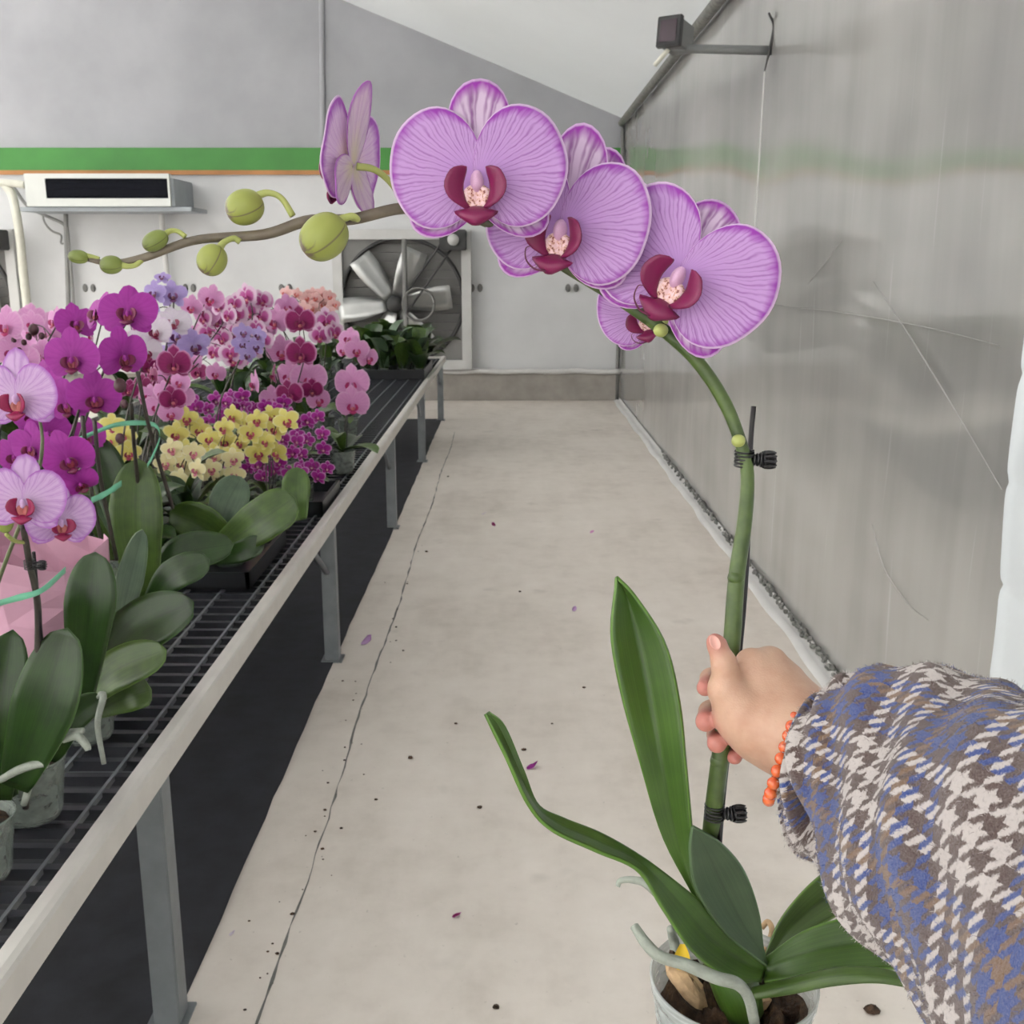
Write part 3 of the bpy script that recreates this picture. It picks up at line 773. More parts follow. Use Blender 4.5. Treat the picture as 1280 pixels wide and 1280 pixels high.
for i in range(nn):
    for j in range(48):
        r_ = pr * .90 * i / (nn - 1); t = 2 * math.pi * j / 48
        V.append((pc.x + r_ * math.cos(t), pc.y + r_ * math.sin(t), pc.z - .022 + .008 * math.sin(r_ * 300 + 3 * t) * math.cos(2 * t + 1) + rs.uniform(-.003, .003)))
b0 = len(V)
Fc += grid_faces(nn, 48, True)
for j in range(48):
    t = 2 * math.pi * j / 48; V.append((pc.x + pr * .70 * math.cos(t), pc.y + pr * .70 * math.sin(t), pc.z - .10))
for j in range(48): Fc.append(((nn - 1) * 48 + j, (nn - 1) * 48 + (j + 1) % 48, b0 + (j + 1) % 48, b0 + j))
part('potting_bark', mesh('potting_bark', V, Fc), M['bark'], oro)
for (x, y, L_, an, mt) in ((858, 1222, 46, 50, 'barklight'), (876, 1252, 24, 20, 'bark'), (990, 1256, 22, -30, 'bark'), (968, 1262, 20, 15, 'bark'), (845, 1200, 20, 70, 'bark'), (900, 1262, 22, 10, 'bark'), (952, 1250, 18, -50, 'barklight')):
    c = P(x, y, .735); V, Fc = [], []
    an = R(an); ax = Vector((math.cos(an), -.3, -math.sin(an))).normalized(); ay = ax.cross(Vector((0, 0, 1))).normalized(); az = ax.cross(ay)
    s = L_ * .735 / F
    ellipsoid_data(c + Vector((0, 0, -.004)), (ax * s * .9, ay * s * .42, az * s * .3), V, Fc, 8, 8)
    V = [tuple(np.array(v) + np.array([rs.uniform(-.0012, .0012) for _ in range(3)])) for v in V]
    part('bark_chip', mesh('bark_chip', V, Fc, False), M[mt], oro)
# spike, pixel path with depth
SPK = [(884, 1150, .725), (888, 1050, .695), (896, 980, .675), (906, 900, .668), (915, 800, .665), (921, 720, .665), (931, 650, .663), (934, 590, .66), (923, 545, .66), (903, 498, .66), (870, 450, .66), (826, 410, .662), (772, 372, .664),
       (715, 338, .668), (655, 302, .668), (585, 268, .664), (508, 260, .66), (440, 274, .655), (385, 276, .652), (330, 293, .65), (245, 300, .648), (180, 322, .645), (140, 329, .643), (104, 323, .642)]
RAD = [11.5, 11.5, 11.5, 11, 11, 10.5, 9.5, 8.5, 8, 8.5, 8.5, 8.5, 8.5, 8, 7.5, 7.5, 7.2, 7, 7, 6.5, 5.5, 5, 4, 2.5]
part('flower_spike', tube('flower_spike', [P(*p) for p in SPK], [r * .66 / F for r in RAD], 150, 14), M['spike'], oro)
for x, y, r_, d in ((923, 551, 9, .655), (826, 413, 9.5, .656), (920, 722, 10.9, .664), (899, 951, 11.6, .671)):      # nodes with their bracts
    c = P(x, y, d); V, Fc, UV = [], [], []
    s = r_ * d / F; ellipsoid_data(c, ((s, 0, 0), (0, s, 0), (0, 0, s * .9)), V, Fc, 9, 12, UV); part('node', mesh('node', V, Fc), M['pedicel'] if y < 600 else M['spike'], oro)
part('stake', tube('stake', [P(898, 1075, .69), P(905, 985, .685), P(926, 800, .678), P(934, 690, .672), P(938, 560, .668), P(942, 508, .668)], [3.4 * .67 / F], 30, 8), M['stake'], oro)
def clip(x, y, d, parent, s=1.0):
    """spring clip: wire coils round the stem and a ribbed black grip"""
    u = d / F * s; c = P(x, y, d)
    V, Fc = [], []
    for k in range(5):
        pts = [c + Vector((11.5 * u * math.cos(t * .3491), -11.5 * u * math.sin(t * .3491), (k * 4.4 - 9 + t * .12) * u)) for t in range(19)]
        tube_data(pts, [1.3 * u], 26, 6, V, Fc)
    o = part('stake_clip', mesh('stake_clip', V, Fc), M['black'], parent)
    g = c + Vector((24 * u, -4 * u, 0))
    V, Fc = [], []
    for k in range(-3, 4):                                   # ribs of the grip
        ellipsoid_data(g + Vector((k * 4.2 * u, 0, 0)), ((3.0 * u, 0, 0), (0, (10.5 - abs(k)) * u, 0), (0, 0, (10.5 - abs(k)) * u)), V, Fc, 8, 12)
    for k in range(10):
        a = k * .6283; ellipsoid_data(g + Vector((6 * u, 9.5 * u * math.cos(a), 9.5 * u * math.sin(a))), ((9 * u, 0, 0), (0, 2.4 * u, 0), (0, 0, 2.4 * u)), V, Fc, 6, 6)
    gm = mesh('grip', V, Fc); gm.transform(Matrix.Translation(-Vector(parent.location)) if False else Matrix())
    q = link('grip', gm, o, [M['black']]); q.location = (0, 0, 0)
clip(930, 574, .662, oro); clip(893, 1015, .682, oro)
# buds
def bud(x, y, rx, ry, d, ped, mat, axis, parent=oro, pr_=4.2):
    u = d / F; c = P(x, y, d); ax = Vector((axis[0], -.25, -axis[1])).normalized()
    bx = ax.cross(Vector((0, 1, 0))).normalized(); by = ax.cross(bx)
    V, Fc, UV = [], [], []; b0 = 0
    nu, nv = 18, 24
    for i in range(nu):
        ph = math.pi * i / (nu - 1)
        for j in range(nv):
            th = 2 * math.pi * j / nv
            g = 1 - .06 * (math.cos(3 * th + .4) > .93) * math.sin(ph)
            r_ = ry * u * math.sin(ph) ** .9 * g
            V.append(tuple(c + ax * (-math.cos(ph) * rx * u) + bx * math.cos(th) * r_ + by * math.sin(th) * r_)); UV.append((j / nv, i / (nu - 1)))
    o = part('bud', mesh('bud', V, grid_faces(nu, nv, True), True, UV), M[mat], parent)
    pm = tube('pedicel', [P(a, b, dd) for a, b, dd in ped], [pr_ * u, pr_ * u * .9, pr_ * u * 1.25], 18, 10)
    link('pedicel', pm, o, [M['pedicel']])
bud(306, 259, 24, 22, .645, [(366, 270, .65), (352, 248, .648), (335, 241, .646), (318, 246, .645)], 'bud', (-.9, .35))
bud(405, 296, 32, 28, .635, [(440, 272, .65), (447, 274, .642), (440, 270, .638), (424, 275, .637)], 'bud', (-.75, .65))
bud(265, 325, 20, 18.5, .64, [(300, 302, .648), (292, 298, .646), (280, 303, .643), (273, 312, .641)], 'bud', (-.45, .85))
bud(194, 301, 17, 12, .64, [(232, 296, .646), (222, 289, .645), (212, 289, .643), (204, 295, .641)], 'bud_small', (-.85, .5), pr_=3.4)
bud(139, 331, 14, 11.5, .64, [(178, 324, .645), (170, 331, .643), (160, 333, .642), (150, 331, .641)], 'bud_small', (-1, .05), pr_=3.6)
bud(98, 321, 12.5, 8.5, .64, [(124, 324, .643), (116, 321, .642), (108, 320, .641)], 'bud_small', (-1, -.1), pr_=3)
# flowers: column px, py, depth, reach px, yaw, pitch, roll, tendril
FL = [('a', 597, 224, .615, 113, -3, 6, 0, 0), ('b', 704, 284, .645, 112, -22, 4, -8, 1), ('c', 851, 343, .635, 120, -18, 4, -28, 1),
      ('d', 806, 392, .70, 64, -24, -10, 16, 1), ('e', 742, 284, .705, 86, 158, 4, 14, 0)]
for key, x, y, d, rp, yw, pt, rl, td in FL:
    put_flower(oro, 'held_' + key, 'broad', ord(key), FM, P(x, y, d), rp * d / F, yw, pt, rl, True, td)
for (x0, y0, x1, y1, d0, d1) in ((585, 268, 597, 228, .664, .63), (672, 312, 700, 288, .668, .655), (826, 410, 848, 350, .662, .645), (790, 386, 802, 394, .664, .69), (715, 338, 742, 290, .668, .70)):
    part('pedicel', tube('pedicel', [P(x0, y0, d0), P((x0 + x1) / 2 + 6, (y0 + y1) / 2, d1 + .012), P(x1, y1, d1)], [4.5 * .66 / F], 12, 8), M['pedicel'], oro)
# the flower turned sideways at the end of the bloom
FMB = dict(FM, petal=petal_material('petal_back', srgb(236, 222, 206), srgb(226, 200, 228), srgb(206, 160, 214), srgb(178, 96, 196), .84, .6, .5, 40, srgb(232, 206, 236)), sepal=petal_material('sepal_back', srgb(232, 222, 190), srgb(230, 208, 226), srgb(200, 150, 206), srgb(190, 120, 202), .9, .4, .4, 20))
fs = put_flower(oro, 'held_side', 'broad', 55, FMB, P(437, 207, .648), 90 * .648 / F, -103, 4, 7, True, 0)
part('pedicel', tube('pedicel', [P(503, 250, .66), P(488, 228, .656), P(468, 212, .65), P(446, 208, .646)], [4 * .66 / F, 4 * .66 / F, 4.6 * .66 / F], 18, 10), M['pedicel'], oro)
# leaves
leaf_outline('leaf', [(888, 1165, .722), (862, 1112, .707), (826, 1042, .69), (800, 955, .675), (777, 870, .665), (764, 795, .66), (769, 735, .66), (770, 722, .66)],
             [(898, 1160, .72), (872, 1108, .703), (866, 1050, .68), (858, 960, .665), (850, 880, .66), (832, 805, .66), (796, 748, .66), (771, 721, .66)], M['leaf'], oro, bow=.10, vee=.16)
leaf_outline('leaf', [(950, 1228, .715), (915, 1226, .70), (866, 1190, .685), (828, 1136, .67), (797, 1088, .655), (745, 1064, .645), (690, 1038, .637), (660, 1005, .632), (632, 945, .628), (612, 905, .627), (606, 893, .627)],
             [(960, 1200, .72), (946, 1180, .715), (905, 1152, .705), (866, 1118, .69), (806, 1074, .672), (752, 1042, .66), (706, 1023, .65), (672, 1006, .643), (655, 962, .638), (632, 908, .632), (612, 890, .628)], M['leaf'], oro, bow=.06, vee=.12, n=60)
leaf_outline('leaf', [(958, 1208, .712), (905, 1165, .70), (870, 1112, .686), (862, 1065, .676), (865, 1034, .672)],
             [(955, 1190, .715), (949, 1140, .706), (930, 1088, .692), (900, 1053, .68), (867, 1033, .672)], M['leaf_back'], oro, bow=.12)
leaf_outline('leaf', [(956, 1195, .74), (975, 1150, .745), (1010, 1108, .75), (1045, 1083, .755), (1085, 1080, .76), (1110, 1095, .76)],
             [(965, 1205, .735), (1000, 1172, .735), (1040, 1148, .74), (1075, 1130, .745), (1100, 1115, .755), (1112, 1098, .76)], M['leaf_olive'], oro, bow=.08, vee=.1)
leaf_outline('leaf', [(958, 1195, .725), (1000, 1166, .715), (1045, 1150, .71), (1090, 1143, .705), (1135, 1155, .70), (1170, 1190, .70)],
             [(955, 1228, .715), (1000, 1222, .70), (1050, 1215, .695), (1100, 1212, .69), (1145, 1210, .69), (1172, 1195, .70)], M['leaf'], oro, bow=.1, vee=.1)
leaf_outline('leaf', [(940, 1236, .71), (985, 1224, .69), (1040, 1211, .675), (1090, 1210, .667), (1130, 1220, .663), (1158, 1240, .66)],
             [(935, 1250, .705), (985, 1243, .685), (1040, 1232, .67), (1090, 1228, .662), (1130, 1233, .66), (1160, 1243, .66)], M['leaf_olive'], oro, bow=-.2)
part('leaf_base', tube('leaf_base', [P(930, 1265, .73), P(920, 1235, .725), P(900, 1195, .722), (P(888, 1130, .715))], [.014, .016, .012, .006], 14, 12), M['leaf'], oro)
part('old_leaf', leaf_outline('old_leaf', [(846, 1212, .72), (843, 1195, .72), (850, 1180, .72)], [(864, 1214, .72), (862, 1195, .72), (856, 1180, .72)], M['yellowtag'], None, bow=.2, n=10, m=5).data, M['yellowtag'], oro)
bpy.data.objects.remove(bpy.data.objects['old_leaf'])
part('aerial_root', tube('aerial_root', [P(793, 1158, .69), P(808, 1180, .68), P(826, 1196, .675), P(858, 1206, .67), (P(895, 1222, .665)), P(922, 1230, .665), P(936, 1248, .67), P(943, 1278, .69)], [6 * .67 / F, 7.5 * .67 / F, 7.5 * .67 / F, 8 * .67 / F, 8 * .67 / F, 7 * .67 / F, 7 * .67 / F], 60, 12), M['root'], oro)
part('aerial_root', tube('aerial_root', [P(772, 1108, .72), P(776, 1101, .72), P(792, 1100, .715), P(812, 1108, .71), P(850, 1150, .715), P(880, 1200, .725)], [3 * .7 / F, 4.5 * .7 / F, 6 * .7 / F, 7 * .7 / F], 40, 10), M['root'], oro)
part('aerial_root', tube('aerial_root', [P(838, 1160, .76), P(842, 1175, .765), P(846, 1200, .76)], [5 * .7 / F, 7 * .7 / F, 6 * .7 / F], 14, 10), M['root'], oro)
part('aerial_root', tube('aerial_root', [P(952, 1160, .79), P(960, 1152, .79), P(965, 1165, .785), P(955, 1190, .78)], [4 * .7 / F], 14, 8), M['barklight'], oro)

# ------------------------------------------------------------------ the person's hand and sleeve
def pcap(p, a, b, ra, rb):
    """signed distance to a tapered capsule"""
    a = np.array(a); b = np.array(b); ab = b - a; t = np.clip(((p - a) @ ab) / (ab @ ab + 1e-12), 0, 1)
    return np.linalg.norm(p - (a + t[..., None] * ab), axis=-1) - (ra + (rb - ra) * t)
def smin(a, b, k):
    h = np.clip(.5 + .5 * (b - a) / k, 0, 1); return b * (1 - h) + a * h - k * h * (1 - h)
def surface_nets(fn, lo, hi, step):
    n = [int((hi[i] - lo[i]) / step) + 2 for i in range(3)]
    ax = [lo[i] + step * np.arange(n[i]) for i in range(3)]
    g = np.stack(np.meshgrid(*ax, indexing='ij'), -1); v = fn(g)
    ins = v < 0
    corners = [(i, j, k) for i in (0, 1) for j in (0, 1) for k in (0, 1)]
    sl = lambda A, c: A[c[0]:n[0] - 1 + c[0], c[1]:n[1] - 1 + c[1], c[2]:n[2] - 1 + c[2]]
    cnt = sum(sl(ins, c).astype(int) for c in corners); act = (cnt > 0) & (cnt < 8)
    acc = np.zeros(act.shape + (3,)); num = np.zeros(act.shape)
    for a in range(8):
        for b in range(a + 1, 8):
            ca, cb = corners[a], corners[b]
            if sum(abs(ca[q] - cb[q]) for q in range(3)) != 1: continue
            va, vb = sl(v, ca), sl(v, cb); m = (va < 0) != (vb < 0)
            t = np.where(m, va / np.where(m, va - vb, 1), 0)
            for q in range(3): acc[..., q] += np.where(m, ca[q] + t * (cb[q] - ca[q]), 0)
            num += m
    idx = -np.ones(act.shape, dtype=int); ids = np.argwhere(act); idx[act] = np.arange(len(ids))
    pos = (ids + acc[act] / num[act][:, None]) * step + np.array(lo)
    faces = []
    for q in range(3):
        u, w_ = (q + 1) % 3, (q + 2) % 3
        s0 = [slice(None)] * 3; s1 = [slice(None)] * 3; s0[q] = slice(0, n[q] - 1); s1[q] = slice(1, n[q])
        e = np.argwhere(ins[tuple(s0)] != ins[tuple(s1)])
        for c in e:
            if c[u] < 1 or c[w_] < 1 or c[u] >= n[u] - 1 or c[w_] >= n[w_] - 1: continue
            d = []
            for du, dw in ((-1, -1), (0, -1), (0, 0), (-1, 0)):
                k = c.copy(); k[u] += du; k[w_] += dw; d.append(int(idx[tuple(k)]))
            faces.append(tuple(d) if ins[tuple(c)] else tuple(reversed(d)))
    return pos, faces
HD = .655
def hp_(x, y, dd): return np.array(P(x, y, HD + dd))
def hr(r): return r * HD / F
tips = [hp_(880, 858, .004), hp_(881, 901, .004), hp_(895, 928, .006), hp_(917, 945, .010), hp_(894, 800, -.014)]
def hand_sdf(p):
    C = lambda a, b, ra, rb: pcap(p, hp_(*a), hp_(*b), hr(ra), hr(rb))
    # palm block: back of the hand and ball of the thumb
    palm = C((938, 829, -.004), (985, 884, -.006), 19, 32)
    palm = smin(palm, C((962, 831, .006), (992, 880, .0), 24, 34), .010)
    palm = smin(palm, C((982, 853, .014), (995, 893, .006), 24, 34), .010)
    palm = smin(palm, C((908, 862, -.010), (948, 908, -.010), 23, 36), .012)
    palm = smin(palm, C((925, 895, -.002), (975, 908, -.002), 32, 44), .012)
    palm = smin(palm, C((941, 920, .004), (975, 925, .0), 25, 36), .010)
    palm = smin(palm, C((970, 905, -.002), (1000, 920, -.012), 42, 46), .014)
    arm = C((992, 915, -.012), (1070, 965, -.05), 47, 50)
    arm = smin(arm, C((1070, 965, -.05), (1095, 982, -.065), 50, 52), .02)
    body = smin(palm, arm, .016)
    # thumb, lying up along the stem
    th = C((909, 862, -.012), (905, 829, -.016), 20, 14.5)
    th = smin(th, C((905, 829, -.016), (896, 806, -.015), 14.2, 11.5), .004)
    th = smin(th, C((896, 806, -.015), (893, 801, -.013), 11.5, 9), .003)
    body = smin(body, th, .0045)
    # four fingers closing round the far side of the stem
    fing = None
    for chain in ([(940, 828, .004, 17), (922, 838, .034, 14), (888, 848, .024, 12.5), (881, 860, .004, 10.5)],
                  [(965, 845, .018, 17), (928, 872, .044, 15), (888, 890, .030, 14.5), (882, 902, .004, 13)],
                  [(980, 868, .022, 17), (938, 905, .044, 14.5), (898, 918, .030, 14), (896, 929, .006, 12.5)],
                  [(988, 890, .020, 15), (950, 928, .038, 12.5), (920, 938, .028, 11.5), (918, 946, .012, 10)]):
        f = None
        for (x0, y0, d0, r0), (x1, y1, d1, r1) in zip(chain, chain[1:]):
            c = C((x0, y0, d0), (x1, y1, d1), r0, r1); f = c if f is None else smin(f, c, .003)
        fing = f if fing is None else smin(fing, f, .0008)
    return smin(body, fing, .0022)
lo = np.array([float(min(hp_(850, 780, 0)[0], 9)), .40, .98]); 
bb = np.array([hp_(x, y, d) for x in (852, 1170) for y in (780, 1050) for d in (-.11, .075)])
pos, fcs = surface_nets(hand_sdf, bb.min(0), bb.max(0), .0014)
me = mesh('person', pos, fcs)
for _ in range(1):
    bm = bmesh.new(); bm.from_mesh(me); bmesh.ops.smooth_vert(bm, verts=bm.verts, factor=.5, use_axis_x=True, use_axis_y=True, use_axis_z=True); bm.to_mesh(me); bm.free()
co_ = np.empty(len(me.vertices) * 3); me.vertices.foreach_get('co', co_); co_ = co_.reshape(-1, 3)
pk = np.max([np.exp(-(np.linalg.norm(co_ - t, axis=1) / s) ** 2) for t, s in zip(tips, (.012, .014, .014, .012, .010))], axis=0)
at = me.attributes.new('pink', 'FLOAT', 'POINT'); at.data.foreach_set('value', pk.astype(np.float32))
me.polygons.foreach_set('use_smooth', [True] * len(me.polygons))
def skin():
    k = NT('skin'); v = k.coord('Object'); n = k.noise(v, 60, 3); fine = k.add('ShaderNodeTexVoronoi', Scale=900.0); k.l(v, fine.inputs['Vector'])
    c = k.ramp(n, [(.3, srgb(184, 144, 121)), (.7, srgb(201, 165, 142))])
    a = k.add('ShaderNodeAttribute', attribute_name='pink')
    c = k.mix(k.math('MULTIPLY', a.outputs['Fac'], .85), c, srgb(182, 104, 100))
    k.l(c, k.b.inputs['Base Color']); k.set(Roughness=.48, Subsurface_Weight=.12, Subsurface_Scale=.004)
    k.b.inputs['Subsurface Radius'].default_value = (1, .35, .2)
    wr = k.noise(k.mapping(v, (500, 260, 900)), 1, 2)
    k.bump(k.math('ADD', k.math('MULTIPLY', fine.outputs['Distance'], .5), k.math('MULTIPLY', wr, .5)), .16, .0012)
    return k.m
M['skin'] = skin(); M['nail'] = plain('nail', srgb(226, 170, 158), .25, 0, .05, 200)
person = part('person', me, M['skin'], None)
tag(person, 'bare hand and wrist reaching out of a plaid woollen sleeve to grip the flower spike', 'person')
def nail(c, ax, ay, az, n=9):
    V, Fc = [], []
    for i in range(n):
        for j in range(n):
            u, v_ = -1 + 2 * i / (n - 1), -1 + 2 * j / (n - 1)
            x, y = u * math.sqrt(1 - v_ * v_ / 2), v_ * math.sqrt(1 - u * u / 2)
            V.append(tuple(c + ax * x + ay * y - az * (.55 * x * x)))
    o = part('thumbnail', mesh('thumbnail', V, grid_faces(n, n)), M['nail'], person); thick(o, .0007)
nail(P(893.5, 803, HD - .0215), Vector((6.8 * HD / F, 0, -.0004)), Vector((-.0009, .0012, 8.5 * HD / F)), Vector((0, -.0026, .0004)) * -1)

# sleeve: rings between an upper and a lower outline, swinging towards the viewer's shoulder
SEC = [((1030, 872), (1012, 1066), .622), ((1046, 860), (1030, 1078), .613), ((1070, 846), (1048, 1092), .602), ((1110, 837), (1078, 1133), .582), ((1170, 840), (1118, 1190), .552), ((1232, 856), (1166, 1246), .522),
       ((1300, 872), (1222, 1312), .490), ((1400, 895), (1305, 1405), .450), ((1560, 935), (1430, 1540), .40), ((1800, 990), (1620, 1720), .34)]
T = catmull([(a[0], a[1], d) for a, b, d in SEC], 190); Bt = catmull([(b[0], b[1], d) for a, b, d in SEC], 190)
NV = 200
def fold_off(s, t, ang):
    """radial push of the cloth, in metres; s along the arm 0..1, t angle (0 = top, positive towards the viewer)"""
    g = lambda x, c, w_: math.exp(-((x - c) / w_) ** 2)
    o = 0
    d1 = t - (.25 + 6.0 * (s - .10))                          # long diagonal fold running from the cuff top down the arm
    o += .011 * g(d1, .28, .34) * g(s, .22, .22) - .014 * g(d1, -.15, .20) * g(s, .20, .17)
    d2 = t - (.9 + 3.2 * (s - .3)); o += .010 * g(d2, 0, .28) * g(s, .42, .18) - .009 * g(d2, .5, .22) * g(s, .42, .18)
    d3 = t - (.45 - 1.0 * (s - .4)); o -= .013 * g(d3, 0, .14) * g(s, .55, .22); o += .007 * g(d3, -.32, .2) * g(s, .5, .22)
    d4 = t - (2.0 + 1.8 * (s - .4)); o -= .008 * g(d4, 0, .22) * g(s, .5, .25)
    o += .004 * math.sin(9 * s + 3 * t) * min(1, s * 4) + .0022 * math.sin(23 * s - 5 * t + 1)
    q = min(1, s / .34); return o * q * q * (3 - 2 * q) + .0025 * g(s, .0, .02)
V, UV = [], []
circ = .0; vlen = 0; prevc = None
for i in range(190):
    tp, bt = P(*T[i]), P(*Bt[i]); c = (tp + bt) * .5; a1 = (tp - bt) * .5
    nx = min(189, i + 2); pv = max(0, i - 2)
    arm = ((P(*T[nx]) + P(*Bt[nx])) - (P(*T[pv]) + P(*Bt[pv]))).normalized()
    a2 = arm.cross(a1).normalized()
    if a2.y > 0: a2 = -a2
    ln = a1.length
    if prevc is not None: vlen += (c - prevc).length
    prevc = c; s = i / 189
    for j in range(NV):
        t = 2 * math.pi * j / NV; tt = t if t < math.pi else t - 2 * math.pi
        dirv = a1 * math.cos(t) + a2 * (ln * .62 * math.sin(t))
        f = fold_off(s * 1.9, tt, t) if True else 0
        damp = 1 if abs(math.sin(t)) > .25 else .35 + .65 * abs(math.sin(t)) / .25
        V.append(tuple(c + dirv + dirv.normalized() * f * damp)); UV.append((t * .07 if t <= 2 * math.pi else 0, vlen))
me = mesh('sleeve', V, grid_faces(190, NV, True), True, UV)
uvl = me.uv_layers['UVMap'].data                                # close the seam round the back of the arm
for p in me.polygons:
    us = [uvl[l].uv[0] for l in p.loop_indices]
    if max(us) - min(us) > .2:
        for l in p.loop_indices:
            if uvl[l].uv[0] < .1: uvl[l].uv[0] += 2 * math.pi * .07
def plaid():
    k = NT('plaid_wool'); uv = k.add('ShaderNodeUVMap').outputs[0]
    nz = k.add('ShaderNodeTexNoise', Scale=650.0, Detail=6.0, Roughness=.8); k.l(uv, nz.inputs['Vector'])
    wob = k.add('ShaderNodeVectorMath', operation='SCALE'); wob.inputs['Scale'].default_value = .0044
    sb = k.add('ShaderNodeVectorMath', operation='SUBTRACT'); k.l(nz.outputs['Color'], sb.inputs[0]); sb.inputs[1].default_value = (.5, .5, .5); k.l(sb.outputs[0], wob.inputs[0])
    ad = k.add('ShaderNodeVectorMath', operation='ADD'); k.l(uv, ad.inputs[0]); k.l(wob.outputs[0], ad.inputs[1])
    sep = k.add('ShaderNodeSeparateXYZ'); k.l(ad.outputs[0], sep.inputs[0])
    TH = 1 / .00165                                            # threads per metre
    i_, j_ = k.math('MULTIPLY', sep.outputs[0], TH), k.math('MULTIPLY', sep.outputs[1], TH)
    white, brown, blue, tan = srgb(204, 196, 192), srgb(80, 58, 50), srgb(22, 62, 138), srgb(120, 90, 60)
    seq = [white, brown, white, brown, white, brown, blue, tan, blue, brown, blue, brown]
    def yarn(x, off):
        q = k.math('FRACT', k.math('ADD', k.math('DIVIDE', x, 48.0), off))
        return k.ramp(q, [(n_ / 12, c) for n_, c in enumerate(seq)], 'CONSTANT')
    tw = k.math('FRACT', k.math('DIVIDE', k.math('ADD', i_, j_), 4.0))
    sel = k.ramp(k.math('ABSOLUTE', k.math('SUBTRACT', tw, .5)), [(.18, G0), (.32, G1)])
    c = k.mix(sel, yarn(i_, .1), yarn(j_, .05))
    fz = k.noise(k.mapping(ad.outputs[0], (1, 1, 1)), 1400, 3, .7)
    c = k.mix(k.ramp(fz, [(.45, G0), (.7, (.32, .32, .32, 1))]), c, srgb(200, 194, 196))
    f2 = k.noise(ad.outputs[0], 700, 3, .7); c = k.mix(k.ramp(f2, [(.28, (.4, .4, .4, 1)), (.46, G0)]), c, srgb(60, 50, 56))
    k.l(c, k.b.inputs['Base Color']); k.set(Roughness=.95, Sheen_Weight=.35, Sheen_Roughness=.5)
    k.b.inputs['Specular IOR Level'].default_value = .1
    k.bump(k.math('ADD', k.math('MULTIPLY', fz, .6), k.math('MULTIPLY', tw, .4)), .7, .0016)
    return k.m
M['plaid'] = plaid()
slv = part('sleeve', me, M['plaid'], person); slv['label'] = 'blue, brown and white plaid woollen sleeve'; thick(slv, .0035)
# wool fuzz: short fibres standing off the cloth
rf = random.Random(11); V2, F2, U2 = [], [], []
npoly = len(me.polygons)
for _ in range(30000):
    p = me.polygons[rf.randrange(npoly)]; c = p.center
    if c.y < .3: continue
    n_ = p.normal; t1 = n_.orthogonal().normalized(); t2 = n_.cross(t1)
    if (c - Vector((0, 0, CAMZ))).dot(n_) > .03: continue
    uvp = tuple(uvl[p.loop_indices[0]].uv); c = c + t1 * rf.uniform(-.002, .002) + t2 * rf.uniform(-.002, .002)
    a = rf.uniform(0, 6.28); L_ = rf.uniform(.001, .0034); tv = t1 * math.cos(a) + t2 * math.sin(a); sv = n_.cross(tv)
    b0 = len(V2); wd = .00009; up_ = n_ * .0017
    mid = c + n_ * L_ * .4 + tv * L_ * .45 + up_; end = c + n_ * L_ * rf.uniform(.2, .7) + tv * L_ + up_
    V2 += [tuple(c + n_ * .001 - sv * wd), tuple(c + n_ * .001 + sv * wd), tuple(mid - sv * wd), tuple(mid + sv * wd), tuple(end)]
    F2 += [(b0, b0 + 1, b0 + 3, b0 + 2), (b0 + 2, b0 + 3, b0 + 4)]; U2 += [uvp] * 5
fzo = link('wool_fuzz', mesh('wool_fuzz', V2, F2, True, U2), slv, [M['plaid']]); fzo['kind'] = 'stuff'

# bead bracelet round the wrist, just clear of the cuff
def amber():
    k = NT('orange_bead'); n = k.noise(k.coord('Object'), 130, 2)
    k.l(k.ramp(n, [(.35, srgb(196, 72, 34)), (.7, srgb(232, 122, 66))]), k.b.inputs['Base Color']); k.set(Roughness=.08, Subsurface_Weight=.3, Subsurface_Scale=.003)
    k.b.inputs['Coat Weight'].default_value = .6
    return k.m
M['bead'] = amber()
bc = P(984, 929, .640)
brc = empty('bead_bracelet', bc); tag(brc, 'bracelet of glossy orange beads round the wrist beside the plaid cuff', 'bracelet')
u_ = .640 / F
ax1 = (P(1008, 872, .640) - P(972, 988, .640)) * .5; ax2 = Vector((-33 * u_, -.038, -3 * u_))
V, Fc, UV = [], [], []; ellipsoid_data((0, 0, 0), ((7.6 * u_, 0, 0), (0, 7.6 * u_, 0), (0, 0, 7.6 * u_)), V, Fc, 12, 16, UV); bm_ = mesh('bead', V, Fc); bm_.materials.append(M['bead'])
# even spacing along the ellipse
el = [ax1 * math.cos(t) + ax2 * math.sin(t) for t in np.linspace(0, 2 * math.pi, 721)]
cum = np.concatenate([[0], np.cumsum([(el[i + 1] - el[i]).length for i in range(720)])]); nb = int(cum[-1] / (15.0 * u_))
for k in range(nb):
    q = int(np.searchsorted(cum, cum[-1] * k / nb)); o = bpy.data.objects.new('bead', bm_); COL.objects.link(o); o.parent = brc; o.location = el[min(q, 720)]

